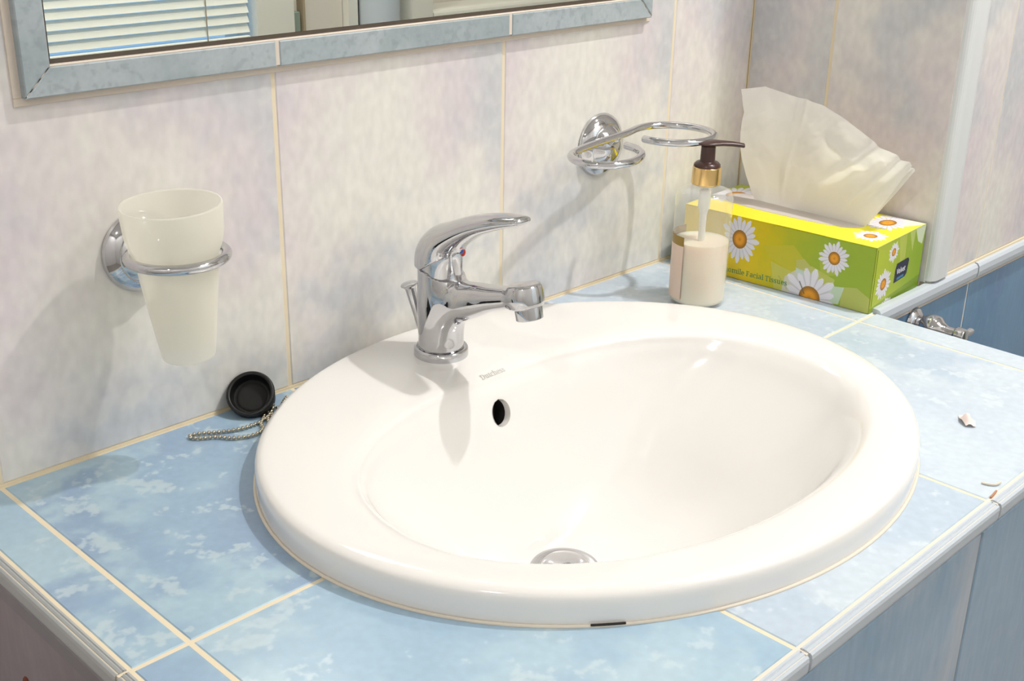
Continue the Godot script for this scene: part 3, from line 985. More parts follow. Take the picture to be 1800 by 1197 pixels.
# ---------------------------------------------------------------- tap
func build_faucet() -> void:
	var t := thing("basin_tap", "chrome single-lever mixer tap on the washbasin deck", "tap", Vector3(0.3575, 0.0226, 0.071))
	part("base_ring", lathe([Vector2(0.0, -0.002), Vector2(0.0228, -0.002), Vector2(0.0234, -0.001), Vector2(0.0236, 0.001), Vector2(0.0234, 0.0062), Vector2(0.0226, 0.0076), Vector2(0.0212, 0.0080), Vector2(0.0212, 0.0080), Vector2(0.0206, 0.0072), Vector2(0.0, 0.0072)], 64), M.chrome, t)
	var ax := Vector3(0, 0.970, -0.243)
	var tipc := Vector3(0, 0.0805, 0.1000)
	var spout := resample([[0.006, 0.046, 0.0105, 0.0150], [0.026, 0.0550, 0.0138, 0.0165], [0.046, 0.0625, 0.0138, 0.0138], [0.062, 0.0677, 0.0124, 0.0108], [0.082, 0.0738, 0.0120, 0.0092], [0.100, 0.0800, 0.0127, 0.0088]], 6)
	var body := func(p: Vector3) -> float:
		var rr := sqrt(p.x * p.x + p.z * p.z)
		var cyl := maxf(rr - 0.0196, maxf(0.0072 - p.y, p.y - (0.0785 - 0.42 * maxf(p.z, 0.0))))
		var d := smin(cyl, strap_sdf(p, spout), 0.014)
		# drum at the end of the spout, its axis square to the slope
		var q := p - tipc
		var h := q.dot(ax)
		var dr := (q - ax * h).length() - 0.0128
		var drum := -smin(-dr, -(absf(h) - 0.0088), 0.003)
		return smin(d, drum, 0.008)
	part("body", nets(body, Vector3(-0.0225, 0.004, -0.0225), Vector3(0.0225, 0.098, 0.117), 0.0015), M.chrome, t)
	part("cartridge_cover", lathe([Vector2(0.0172, 0.060), Vector2(0.0178, 0.080), Vector2(0.0180, 0.094), Vector2(0.0165, 0.104), Vector2(0.011, 0.109), Vector2(0.0, 0.111)], 48), M.chrome, t, Transform3D(Basis.IDENTITY, Vector3(0, 0, 0.0012)))
	var lev := resample([[-0.001, 0.078, 0.0206, 0.0200], [-0.0005, 0.091, 0.0205, 0.0187], [0.007, 0.1035, 0.0201, 0.0150], [0.021, 0.1132, 0.0190, 0.0114], [0.044, 0.1252, 0.0170, 0.0086], [0.070, 0.1342, 0.0142, 0.0062], [0.0895, 0.1390, 0.0106, 0.0040], [0.0935, 0.1397, 0.0090, 0.0032]], 6)
	var lever := func(p: Vector3) -> float:
		var d := strap_sdf(p, lev)
		var low := 0.0797 + 0.62 * maxf(p.z + 0.004, 0.0) - 0.12 * maxf(p.z - 0.03, 0.0)
		return -smin(-d, p.y - low, 0.0015)
	part("lever", nets(lever, Vector3(-0.024, 0.076, -0.025), Vector3(0.024, 0.150, 0.106), 0.0016), M.chrome, t)
	# hot and cold dot on the cover, under the lever
	var dm := SphereMesh.new()
	dm.radius = 0.0026
	dm.height = 0.0052
	var dir := Vector3(0.57, 0, 0.82)
	part("hot_dot", dm, M.red, t, Transform3D(Basis.from_scale(Vector3(1, 1.4, 1)), Vector3(0, 0.0935, 0.0012) + dir * 0.0180))
	var dir2 := Vector3(0.42, 0, 0.907)
	part("cold_dot", dm, M.blue_dot, t, Transform3D(Basis.IDENTITY, Vector3(0, 0.0955, 0.0012) + dir2 * 0.0172))
	# aerator under the tip, square to the slope of the spout
	var bx := Basis(Vector3.RIGHT, ax, Vector3.RIGHT.cross(ax))
	part("aerator", lathe([Vector2(0.0, -0.0085), Vector2(0.0090, -0.0085), Vector2(0.0090, -0.0085), Vector2(0.0095, -0.0105), Vector2(0.0106, -0.0105), Vector2(0.0112, -0.0098), Vector2(0.0113, -0.0005), Vector2(0.0108, 0.0004), Vector2(0.0108, 0.006)], 40), M.chrome, t, Transform3D(bx, tipc - ax * 0.0085))
	# lift knob of the waste behind the body, its rod leaning back to the left
	var foot := Vector3(0.0030, -0.0010, -0.0235)
	var kd := (Vector3(-0.0050, 0.0560, -0.0350) - foot).normalized()
	var ks := kd.cross(Vector3.BACK).normalized()
	part("lift_knob", lathe([Vector2(0.0, 0.0600), Vector2(0.0066, 0.0596), Vector2(0.0078, 0.0584), Vector2(0.0078, 0.0574), Vector2(0.0060, 0.0562), Vector2(0.0046, 0.0545), Vector2(0.0042, 0.044), Vector2(0.0034, 0.030), Vector2(0.0028, 0.0), Vector2(0.0, -0.001)], 24), M.chrome, t, Transform3D(Basis(ks, kd, ks.cross(kd)), foot))

# ---------------------------------------------------------------- wall fittings
func build_tumbler() -> void:
	var t := thing("tumbler_holder", "round chrome wall holder ring carrying the frosted tumbler", "holder", Vector3(0.1255, 0.150, 0.0))
	var out := Transform3D(Basis(Vector3.RIGHT, PI / 2), Vector3.ZERO)
	part("rosette", lathe([Vector2(0.0, 0.0), Vector2(0.0305, 0.0), Vector2(0.0312, 0.0015), Vector2(0.0300, 0.0045), Vector2(0.0262, 0.0085), Vector2(0.0225, 0.0108), Vector2(0.0225, 0.0108), Vector2(0.0218, 0.0100), Vector2(0.0205, 0.0112), Vector2(0.016, 0.0165), Vector2(0.0095, 0.0195), Vector2(0.0, 0.0205)], 64), M.chrome, t, out)
	var c := Vector3(-0.0050, 0.0125, 0.0620)
	part("neck", tube(spline([Vector3(0.0, 0.002, 0.016), Vector3(-0.001, 0.006, 0.022), Vector3(-0.003, 0.0118, 0.0275), Vector3(-0.004, 0.0125, 0.031)]), 0.0062, 16), M.chrome, t)
	var ring := PackedVector3Array()
	for k in 72:
		var a := TAU * k / 72
		ring.append(c + Vector3(0.0335 * cos(a), 0, 0.0335 * sin(a)))
	part("ring", tube(ring, 0.0037, 16, true), M.chrome, t)
	# frosted tumbler, wall 2.5 mm with a thick foot
	var u := thing("frosted_tumbler", "frosted glass tumbler hanging in the chrome wall ring", "tumbler", Vector3(0.1230, 0.0850, 0.0610))
	u.rotation = Vector3(0.010, 0.0, 0.040)
	var o := [Vector2(0.0, 0.0), Vector2(0.0165, 0.0), Vector2(0.0182, 0.0010), Vector2(0.0190, 0.0030), Vector2(0.0215, 0.0200), Vector2(0.0245, 0.0420), Vector2(0.0268, 0.0600), Vector2(0.0280, 0.0720), Vector2(0.0291, 0.0790), Vector2(0.0318, 0.0850), Vector2(0.0335, 0.0920), Vector2(0.0345, 0.1050), Vector2(0.0350, 0.1140), Vector2(0.0346, 0.1152), Vector2(0.0336, 0.1152), Vector2(0.0330, 0.1140), Vector2(0.0325, 0.1050), Vector2(0.0315, 0.0925), Vector2(0.0300, 0.0860), Vector2(0.0278, 0.0800), Vector2(0.0262, 0.0720), Vector2(0.0247, 0.0600), Vector2(0.0224, 0.0420), Vector2(0.0196, 0.0220), Vector2(0.0180, 0.0130), Vector2(0.0140, 0.0105), Vector2(0.0, 0.0100)]
	part("glass_wall", lathe(o, 72), M.frost, u)

func build_ring_holder() -> void:
	var t := thing("ring_holder", "chrome wall holder of bent wire with an open ring, empty, right of the tap", "holder", Vector3(0.6375, 0.1500, 0.0))
	var out := Transform3D(Basis(Vector3.RIGHT, PI / 2), Vector3.ZERO)
	part("rosette", lathe([Vector2(0.0, 0.0), Vector2(0.0315, 0.0), Vector2(0.0322, 0.0015), Vector2(0.0310, 0.0050), Vector2(0.0270, 0.0090), Vector2(0.0225, 0.0112), Vector2(0.0225, 0.0112), Vector2(0.0215, 0.0104), Vector2(0.0200, 0.0118), Vector2(0.0150, 0.0175), Vector2(0.0085, 0.0205), Vector2(0.0, 0.0215)], 64), M.chrome, t, out)
	var y := 0.0150
	var pts := [Vector3(0.604, y, 0.063), Vector3(0.6005, y, 0.0785), Vector3(0.5860, y, 0.0965), Vector3(0.5610, y, 0.1075), Vector3(0.5380, y, 0.1045), Vector3(0.5235, y, 0.0900), Vector3(0.5235, y, 0.0705), Vector3(0.5345, y, 0.0545), Vector3(0.5560, y, 0.0450), Vector3(0.6010, y, 0.0357), Vector3(0.6430, y, 0.0292), Vector3(0.6700, y, 0.0222)]
	var rc := Vector3(0.6790, y, 0.0610)
	for k in range(0, 17):
		var a := deg_to_rad(-78.0 + 16.5 * k)
		pts.append(rc + Vector3(0.0405 * cos(a), 0, 0.0405 * sin(a)))
	var q := []
	for p in pts:
		q.append(p - Vector3(0.6375, 0, 0))
	part("wire_ring", tube(spline(q, 6), 0.0037, 14), M.chrome, t)
	part("mount", tube(spline([Vector3(-0.002, 0.004, 0.015), Vector3(-0.006, 0.009, 0.024), Vector3(-0.012, 0.0138, 0.0325)]), 0.0046, 14), M.chrome, t)

# ---------------------------------------------------------------- plug
func build_plug() -> void:
	var t := thing("sink_plug", "black rubber basin plug with ball chain leaning against the tiled wall", "plug", Vector3.ZERO)
	var nrm := Vector3(-0.50, 0.72, 0.48).normalized()
	var s := nrm.cross(Vector3.UP).normalized()
	var b := Basis(s, nrm, s.cross(nrm))
	var c := Vector3(0.2015, 0.0125, 0.0155)
	part("rubber_body", lathe([Vector2(0.0, -0.0075), Vector2(0.0165, -0.0075), Vector2(0.0178, -0.0065), Vector2(0.0196, 0.0065), Vector2(0.0190, 0.0078), Vector2(0.0180, 0.0082), Vector2(0.0168, 0.0080), Vector2(0.0160, 0.0070), Vector2(0.0152, 0.0005), Vector2(0.0140, -0.0005), Vector2(0.0140, -0.0005), Vector2(0.0, -0.0008)], 56), M.rubber, t, Transform3D(b, c))
	part("worn_recess", lathe([Vector2(0.0125, -0.0007), Vector2(0.0120, 0.0002), Vector2(0.0100, 0.0003), Vector2(0.0, 0.0001)], 40, false), M.rubber_worn, t, Transform3D(b, c))
	# the chain: a path of beads on the counter, from the plug round its loop and under the basin rim
	var px := [Vector3(0.2125, 0.012, 0.0190), Vector3(0.2120, 0.0060, 0.0290), Vector3(0.2040, 0.0026, 0.0350)]
	var flat := PackedVector2Array(chain_path())
	for q in flat:
		px.append(Vector3(q.x, 0.0018, q.y))
	var path := spline(px, 10)
	var bead := SphereMesh.new()
	bead.radius = 0.00165
	bead.height = 0.0033
	bead.radial_segments = 12
	bead.rings = 6
	var ch := part("chain", tube(path, 0.0005, 6), M.steel, t)
	var run := 0.0
	for i in range(1, path.size()):
		var d := path[i].distance_to(path[i - 1])
		while run < d:
			var p := path[i - 1].lerp(path[i], run / d)
			p.y += 0.0002
			part("bead", bead, M.steel, ch, Transform3D(Basis.IDENTITY, p))
			run += 0.00375
		run -= d

func chain_path() -> Array:
	return [Vector2(0.1930, 0.0400), Vector2(0.1840, 0.0410), Vector2(0.1730, 0.0400), Vector2(0.1600, 0.0345), Vector2(0.1480, 0.0265), Vector2(0.1395, 0.0235), Vector2(0.1370, 0.0265), Vector2(0.1420, 0.0330), Vector2(0.1530, 0.0400), Vector2(0.1590, 0.0485), Vector2(0.1680, 0.0545), Vector2(0.1790, 0.0560), Vector2(0.1870, 0.0510), Vector2(0.1890, 0.0455), Vector2(0.1930, 0.0405), Vector2(0.1985, 0.0350), Vector2(0.2040, 0.0285), Vector2(0.2085, 0.0240), Vector2(0.2060, 0.0310), Vector2(0.2000, 0.0390), Vector2(0.1950, 0.0475), Vector2(0.1985, 0.0480), Vector2(0.2030, 0.0400), Vector2(0.2085, 0.0320), Vector2(0.2135, 0.0260), Vector2(0.2165, 0.0280), Vector2(0.2130, 0.0360), Vector2(0.2190, 0.0300), Vector2(0.2270, 0.0220), Vector2(0.2360, 0.0150)]

# ---------------------------------------------------------------- soap bottle
func build_bottle() -> void:
	var t := thing("soap_bottle", "clear pump bottle half full of cream liquid soap with gold collar and brown pump", "bottle", Vector3(0.6775, 0.0, 0.1060))
	part("shell", lathe([Vector2(0.0, 0.0005), Vector2(0.0240, 0.0005), Vector2(0.0272, 0.0022), Vector2(0.0280, 0.0060), Vector2(0.0284, 0.0600), Vector2(0.0286, 0.1080), Vector2(0.0278, 0.1132), Vector2(0.0250, 0.1172), Vector2(0.0195, 0.1198), Vector2(0.0145, 0.1212), Vector2(0.0127, 0.1240), Vector2(0.0124, 0.1275)], 64), M.clear, t)
	part("liquid", lathe([Vector2(0.0, 0.0020), Vector2(0.0230, 0.0020), Vector2(0.0260, 0.0036), Vector2(0.0270, 0.0070), Vector2(0.0273, 0.0400), Vector2(0.0274, 0.0660), Vector2(0.0274, 0.0660), Vector2(0.0262, 0.0650), Vector2(0.0, 0.0648)], 64), M.soap, t)
	# label wrapped round the left of the bottle, gold band on top
	for e in [[0.0640, 0.0735, M.label_gold, "label_band"], [0.0080, 0.0640, M.label, "label"]]:
		var rows := []
		for y in [e[0], e[1]]:
			var row := PackedVector3Array()
			for k in 25:
				var a := deg_to_rad(180.0 + 111.0 * k / 24.0)
				row.append(Vector3(0.0289 * cos(a), y, 0.0289 * sin(a)))
			rows.append(row)
		var back := []
		for r in [rows[1], rows[0]]:
			var row := PackedVector3Array()
			for p in r:
				row.append(Vector3(p.x * 0.993, p.y, p.z * 0.993))
			back.append(row)
		part(e[3], grid_mesh([rows[0], rows[1], rows[1], back[0], back[0], back[1], back[1], rows[0]], false), e[2], t)
	part("dip_tube", lathe([Vector2(0.0034, 0.118), Vector2(0.0060, 0.116), Vector2(0.0060, 0.100), Vector2(0.0044, 0.096), Vector2(0.0036, 0.092), Vector2(0.0034, 0.063)], 24, false), M.milky, t)
	part("collar", lathe([Vector2(0.0118, 0.1235), Vector2(0.0140, 0.1235), Vector2(0.0144, 0.1245), Vector2(0.0140, 0.1400), Vector2(0.0134, 0.1412), Vector2(0.0, 0.1412)], 48), M.gold, t)
	part("pump_stem", lathe([Vector2(0.0132, 0.1410), Vector2(0.0130, 0.1432), Vector2(0.0110, 0.1452), Vector2(0.0085, 0.1456), Vector2(0.0074, 0.1466), Vector2(0.0071, 0.1600), Vector2(0.0078, 0.1625), Vector2(0.0, 0.1630)], 40), M.brown, t)
	# spout arm: thumb pad that runs out into a bent nozzle
	var rows2 := []
	var st := [[-0.0105, 0.0030, 0.0012], [-0.0100, 0.0070, 0.0018], [-0.0060, 0.0098, 0.0024], [0.0, 0.0105, 0.0028], [0.0070, 0.0085, 0.0028], [0.0140, 0.0058, 0.0027], [0.0230, 0.0046, 0.0025], [0.0300, 0.0040, 0.0024], [0.0345, 0.0036, 0.0023], [0.0350, 0.0030, 0.0018]]
	var dir := Vector3(0.72, 0, 0.69).normalized()
	var sd := dir.cross(Vector3.UP)
	for q in st:
		var drop: float = -3.2 * pow(maxf(q[0] - 0.008, 0.0), 2.0)
		var row := PackedVector3Array()
		for k in 20:
			var a := TAU * k / 20
			row.append(Vector3(0, 0.1640 + drop, 0) + dir * q[0] + sd * (q[1] * cos(a)) + Vector3.UP * (q[2] * sin(a)))
		rows2.append(row)
	part("pump_spout", grid_mesh(rows2, true, true, true), M.brown, t)

# ---------------------------------------------------------------- tissue box
func blend_disc(im: Image, c: Vector2, rx: float, ry: float, f: Callable) -> void:
	for y in range(maxi(int(c.y - ry) - 1, 0), mini(int(c.y + ry) + 2, im.get_height())):
		for x in range(maxi(int(c.x - rx) - 1, 0), mini(int(c.x + rx) + 2, im.get_width())):
			var d := Vector2((x + 0.5 - c.x) / rx, (y + 0.5 - c.y) / ry)
			var k: Color = f.call(d)
			if k.a > 0.0:
				im.set_pixel(x, y, im.get_pixel(x, y).lerp(Color(k.r, k.g, k.b), k.a))

func daisy(im: Image, c: Vector2, rx: float, ry: float, turn: float, petals := 19) -> void:
	var f := func(d: Vector2) -> Color:
		var r := d.length()
		var a := d.angle() + turn
		if r < 0.37:
			var sh := 1.0 - 0.35 * smoothstep(0.16, 0.37, r) - 0.14 * (1.0 - smoothstep(0.0, 0.10, r))
			return Color(0.93 * sh, 0.63 * sh, 0.12 * sh, 1.0)
		var ph := fposmod(a * petals / TAU, 1.0) - 0.5
		var k := int(floor(a * petals / TAU))
		var ln := 0.90 + 0.10 * sin(k * 2.399 + turn * 7.0)
		var half := 0.50 - 0.34 * pow(smoothstep(0.72 * ln, 1.0 * ln, r), 1.5)
		if r > ln or absf(ph) > half:
			return Color(0, 0, 0, 0)
		var line := 1.0 - 0.14 * smoothstep(0.33, 0.49, absf(ph)) - 0.05 * absf(sin(ph * 14.0))
		return Color(0.93 * line, 0.92 * line, 0.95 * line, 1.0)
	blend_disc(im, c, rx, ry, f)

func leaf(im: Image, poly: PackedVector2Array, col: Color, amount: float) -> void:
	var lo := poly[0]
	var hi := poly[0]
	for p in poly:
		lo = lo.min(p)
		hi = hi.max(p)
	for y in range(maxi(int(lo.y), 0), mini(int(hi.y) + 1, im.get_height())):
		for x in range(maxi(int(lo.x), 0), mini(int(hi.x) + 1, im.get_width())):
			if Geometry2D.is_point_in_polygon(Vector2(x + 0.5, y + 0.5), poly):
				im.set_pixel(x, y, im.get_pixel(x, y).lerp(col, amount))

func pl(list: Array, w: float, h: float) -> PackedVector2Array:
	var p := PackedVector2Array()
	for q in list:
		p.append(Vector2(q[0] * w, q[1] * h))
	return p

func printed(im: Image) -> StandardMaterial3D:
	var m := mat(Color.WHITE, 0.42)
	m.albedo_texture = ImageTexture.create_from_image(im)
	m.texture_repeat = false
	return m

func quad_mesh(a: Vector3, b: Vector3, c: Vector3, d: Vector3, depth: float) -> ArrayMesh:
	# a..d counter-clockwise from outside starting bottom left; a thin card whose back is moved inward by depth
	var n := (b - a).cross(d - a).normalized()
	var v := PackedVector3Array([a, b, c, d])
	var nn := PackedVector3Array([n, n, n, n])
	var uv := PackedVector2Array([Vector2(0, 1), Vector2(1, 1), Vector2(1, 0), Vector2(0, 0)])
	var idx := PackedInt32Array([0, 1, 2, 0, 2, 3])
	for p in [a, b, c, d]:
		v.append(p - n * depth)
		nn.append(-n)
		uv.append(Vector2(0.5, 0.5))
	idx.append_array(PackedInt32Array([4, 6, 5, 4, 7, 6]))
	var q := [a, b, c, d]
	for i in 4:
		var p0: Vector3 = q[i]
		var p1: Vector3 = q[(i + 1) % 4]
		var e := (p1 - p0).cross(n).normalized()
		var s := v.size()
		v.append_array(PackedVector3Array([p0 - n * depth, p1 - n * depth, p1, p0]))
		nn.append_array(PackedVector3Array([e, e, e, e]))
		for k in 4:
			uv.append(uv[i])
		idx.append_array(PackedInt32Array([s, s + 1, s + 2, s, s + 2, s + 3]))
	return build_mesh(v, nn, uv, idx)

func build_tissue_box() -> void:
	var W := 0.1150   # across, local x
	var L := 0.2240   # along, local z
	var H := 0.0690
	var t := thing("tissue_box", "yellow and green cardboard tissue box printed with white daisies", "tissue box", Vector3(0.7735, 0.0006, 0.2475))
	t.rotation.y = deg_to_rad(3.6)
	# local: x from 0 to W, z from -L to 0
	# long side, facing -x: u runs from the back (-L) to the front (0)
	var w := 704
	var h := 224
	var im := Image.create(w, h, false, Image.FORMAT_RGB8)
	var nz := noise(3, 0.012, 3)
	for y in h:
		for x in w:
			var u := float(x) / w
			var vv := float(y) / h
			var k := smoothstep(0.30, 0.80, u + 0.05 * nz.get_noise_2d(x, y))
			im.set_pixel(x, y, Color(0.90, 0.77, 0.02).lerp(Color(0.60, 0.70, 0.18), k).lerp(Color(0.85, 0.80, 0.16), 0.25 * vv * (1.0 - k)))
	leaf(im, pl([[0.44, 0.36], [0.60, 0.25], [0.70, 0.55], [0.62, 0.70], [0.48, 0.52]], w, h), Color(0.80, 0.76, 0.22), 0.65)
	leaf(im, pl([[0.49, 0.58], [0.60, 0.66], [0.70, 0.50], [0.82, 0.62], [0.80, 1.0], [0.52, 1.0]], w, h), Color(0.79, 0.79, 0.42), 0.75)
	leaf(im, pl([[0.62, 0.46], [0.66, 0.42], [0.74, 0.62], [0.70, 0.80], [0.63, 0.74]], w, h), Color(0.76, 0.76, 0.48), 0.75)
	leaf(im, pl([[0.73, 0.30], [0.80, 0.24], [0.82, 0.55], [0.75, 0.62]], w, h), Color(0.73, 0.76, 0.30), 0.6)
	leaf(im, pl([[0.57, 0.76], [0.63, 0.60], [0.73, 0.70], [0.78, 1.0], [0.56, 1.0]], w, h), Color(0.83, 0.82, 0.80), 0.85)
	leaf(im, pl([[0.86, 0.70], [0.93, 0.66], [1.0, 0.78], [1.0, 1.0], [0.86, 1.0]], w, h), Color(0.73, 0.75, 0.40), 0.85)
	leaf(im, pl([[0.62, 0.58], [0.665, 0.60], [0.68, 0.80], [0.64, 0.78]], w, h), Color(0.78, 0.86, 0.86), 0.7)
	leaf(im, pl([[0.77, 0.74], [0.87, 0.70], [0.85, 0.98], [0.78, 1.0]], w, h), Color(0.80, 0.87, 0.86), 0.8)
	daisy(im, Vector2(0.315 * w, 0.36 * h), 0.106 * w, 0.40 * h, 0.2)
	daisy(im, Vector2(0.805 * w, 0.30 * h), 0.078 * w, 0.27 * h, 0.9)
	daisy(im, Vector2(0.705 * w, 1.0 * h), 0.145 * w, 0.50 * h, 0.5, 17)
	for k in 2:
		leaf(im, pl([[0.645 - k * 0.11, 0.78], [0.65 - k * 0.11, 0.77], [0.68 - k * 0.09, 0.95], [0.676 - k * 0.09, 0.96]], w, h), Color(0.35, 0.36, 0.32), 0.75 - 0.6 * k)
	part("long_side", quad_mesh(Vector3(0, 0, -L), Vector3(0, 0, 0), Vector3(0, H, 0), Vector3(0, H, -L), 0.0006), printed(im), t)
	# end, facing +z: u runs across from x = 0
	w = 352
	im = Image.create(w, h, false, Image.FORMAT_RGB8)
	for y in h:
		for x in w:
			var u := float(x) / w
			im.set_pixel(x, y, Color(0.70, 0.76, 0.20).lerp(Color(0.56, 0.68, 0.14), smoothstep(0.1, 0.95, u + 0.1 * nz.get_noise_2d(x * 2.0, y))))
	leaf(im, pl([[0.45, 0.0], [0.60, 0.0], [0.62, 0.38], [0.52, 0.42]], w, h), Color(0.78, 0.80, 0.42), 0.6)
	leaf(im, pl([[0.78, 0.0], [1.0, 0.0], [0.96, 0.30], [0.86, 0.22]], w, h), Color(0.86, 0.89, 0.84), 0.85)
	leaf(im, pl([[0.66, 0.0], [0.78, 0.0], [0.76, 0.34]], w, h), Color(0.80, 0.84, 0.60), 0.6)
	leaf(im, pl([[0.0, 0.93], [1.0, 0.80], [1.0, 1.0], [0.0, 1.0]], w, h), Color(0.42, 0.53, 0.12), 0.55)
	daisy(im, Vector2(0.36 * w, 0.20 * h), 0.105 * w, 0.165 * h, 0.3)
	daisy(im, Vector2(0.225 * w, 0.64 * h), 0.155 * w, 0.245 * h, 0.1)
	daisy(im, Vector2(0.34 * w, 1.02 * h), 0.12 * w, 0.13 * h, 0.6)
	leaf(im, pl([[0.445, 0.50], [0.465, 0.42], [0.69, 0.41], [0.72, 0.45], [0.70, 0.66], [0.67, 0.70], [0.44, 0.72]], w, h), Color(0.10, 0.11, 0.24), 1.0)
	leaf(im, pl([[0.50, 0.655], [0.64, 0.645], [0.64, 0.685], [0.50, 0.695]], w, h), Color(0.25, 0.55, 0.72), 0.9)
	part("end_side", quad_mesh(Vector3(0, 0, 0), Vector3(W, 0, 0), Vector3(W, H, 0), Vector3(0, H, 0), 0.0006), printed(im), t)
	part("end_flap", box(0.0032, 0.0040, 0.006, H - 0.003, -0.0002, 0.0003), mat(Color(0.40, 0.48, 0.10), 0.6), t)
	# top: v = 1 at the front end (z = 0), u from x = 0
	im = Image.create(352, 704, false, Image.FORMAT_RGB8)
	w = 352
	h = 704
	for y in h:
		for x in w:
			var vv := float(y) / h
			var k := smoothstep(0.55, 1.0, vv + 0.05 * nz.get_noise_2d(x, y))
			im.set_pixel(x, y, Color(0.97, 0.88, 0.10).lerp(Color(0.90, 0.90, 0.22), k))
	leaf(im, pl([[0.55, 0.86], [0.75, 0.82], [1.0, 0.80], [1.0, 1.0], [0.85, 0.97]], w, h), Color(0.95, 0.95, 0.90), 0.9)
	leaf(im, pl([[0.3, 0.0], [1.0, 0.0], [1.0, 0.10], [0.5, 0.08]], w, h), Color(0.62, 0.70, 0.25), 0.8)
	daisy(im, Vector2(0.62 * w, 0.09 * h), 0.34 * w, 0.13 * h, 0.3)
	daisy(im, Vector2(0.29 * w, 0.895 * h), 0.17 * w, 0.082 * h, 0.2)
	daisy(im, Vector2(0.78 * w, 0.86 * h), 0.28 * w, 0.10 * h, 0.7)
	part("top_panel", quad_mesh(Vector3(0, H, 0), Vector3(W, H, 0), Vector3(W, H, -L), Vector3(0, H, -L), 0.0006), printed(im), t)
	var green := mat(Color(0.52, 0.62, 0.16), 0.5)
	part("back_side", box(W - 0.0006, W, 0.0, H - 0.0007, -L, -0.0007), green, t)
	part("far_end", box(0.0006, W - 0.0007, 0.0, H - 0.0007, -L, -L + 0.0006), green, t)
	part("bottom_panel", box(0.0006, W - 0.0007, 0.0, 0.0006, -L + 0.0007, -0.0007), green, t)
	# oval opening closed by a clouded film
	var ov := PackedVector2Array()
	for k in 48:
		var a := TAU * k / 48
		var c := Vector2(cos(a), sin(a))
		var r := pow(pow(absf(c.x), 3.0) + pow(absf(c.y), 3.0), -1.0 / 3.0)
		ov.append(Vector2(0.0640 + 0.0290 * r * c.x, -0.1250 + 0.0820 * r * c.y))
	part("opening_film", prism(ov, H - 0.0002, H + 0.0004, 0.0002), M.film, t)
	# lettering
	var tm := TextMesh.new()
	var sf := SystemFont.new()
	sf.font_names = PackedStringArray(["Droid Serif"])
	tm.font = sf
	tm.text = "Camomile Facial Tissues"
	tm.font_size = 16
	tm.pixel_size = 0.00047
	tm.depth = 0.0003
	var tb := Basis(Vector3(0, 0.02, 1).normalized(), Vector3(0, 1, -0.02).normalized(), Vector3(-1, 0, 0))
	part("box_lettering", tm, M.print_green, t, Transform3D(tb, Vector3(-0.00005, 0.0085, -0.1365)))
	var tm2 := TextMesh.new()
	var sf2 := SystemFont.new()
	sf2.font_names = PackedStringArray(["Droid Sans"])
	sf2.font_italic = true
	tm2.font = sf2
	tm2.text = "Velvet"
	tm2.font_size = 16
	tm2.pixel_size = 0.00046
	tm2.depth = 0.0003
	part("label_lettering", tm2, M.print_white, t, Transform3D(Basis.IDENTITY, Vector3(0.0655, 0.0305, 0.00005)))
	build_tissue()

func build_tissue() -> void:
	var t := thing("tissue", "white paper tissue pulled up and fanned out of the daisy tissue box", "tissue", Vector3.ZERO)
	var nz := noise(21, 28.0, 3)
	var top_pts := [Vector2(0.0445, 0.1905), Vector2(0.0740, 0.1975), Vector2(0.1100, 0.1925), Vector2(0.1420, 0.1865), Vector2(0.1690, 0.1760), Vector2(0.1960, 0.1635), Vector2(0.2220, 0.1520), Vector2(0.2425, 0.1415)]
	var bot_pts := [Vector2(0.0660, 0.0690), Vector2(0.0950, 0.0690), Vector2(0.1200, 0.0690), Vector2(0.1600, 0.0690), Vector2(0.2020, 0.0690)]
	var along := func(pts: Array, u: float) -> Vector2:
		var f := u * (pts.size() - 1)
		var i0 := mini(int(f), pts.size() - 2)
		return pts[i0].lerp(pts[i0 + 1], f - i0)
	for layer in 2:
		var rows := []
		var NV := 50
		var NU := 84
		for j in NV + 1:
			var f := float(j) / NV
			var row := PackedVector3Array()
			for i in NU + 1:
				var u := float(i) / NU
				if layer == 1:
					u = 0.50 + 0.49 * u
				var q: Vector2 = along.call(bot_pts, u).lerp(along.call(top_pts, u), f)
				var z := q.x
				var y := q.y
				# the left edge bulges over the box, then runs straight up
				z -= 0.011 * sin(PI * clampf(f * 1.25, 0.0, 1.0)) * pow(1.0 - u, 2.0)
				var fan := sin(0.5 * PI * f)
				var x := 0.8300 - 0.010 * f
				# one upright pleat in the left third
				x += fan * 0.0075 * (smoothstep(0.27, 0.315, u - 0.03 * f) - 0.5)
				x -= fan * 0.0035 * exp(-pow((u - 0.335 - 0.03 * f) / 0.030, 2.0))
				# slanting folds that run from the slot to the right tip
				var s := u + 0.30 * (1.0 - f) - 0.80
				x -= 0.0050 * smoothstep(0.2, 0.6, f) * exp(-pow(s / 0.040, 2.0))
				x += 0.0080 * smoothstep(0.0, 0.13, s) * f
				x -= 0.0055 * exp(-pow((u + 0.16 * (1.0 - f) - 0.93) / 0.022, 2.0)) * f
				x += 0.0040 * exp(-pow((u + 0.12 * (1.0 - f) - 0.97) / 0.018, 2.0)) * f
				# crumpled ridge across the middle
				var rg := y - (0.150 - 0.40 * (z - 0.150)) - 0.004 * nz.get_noise_1d(z * 3.0)
				x -= 0.0030 * exp(-pow(rg / 0.008, 2.0)) * smoothstep(0.46, 0.56, u) * (1.0 - smoothstep(0.76, 0.86, u))
				x += 0.0018 * nz.get_noise_2d(z * 0.8, y * 0.5) + 0.0005 * nz.get_noise_2d(z * 5.0, y * 5.0) * fan
				if layer == 1:
					x += 0.0035 + 0.007 * fan
					y -= 0.008 * f
				row.append(Vector3(x, y, z))
			rows.append(row)
		part("front_ply" if layer == 0 else "back_ply", grid_mesh(rows, false, false, false, false), M.tissue, t)

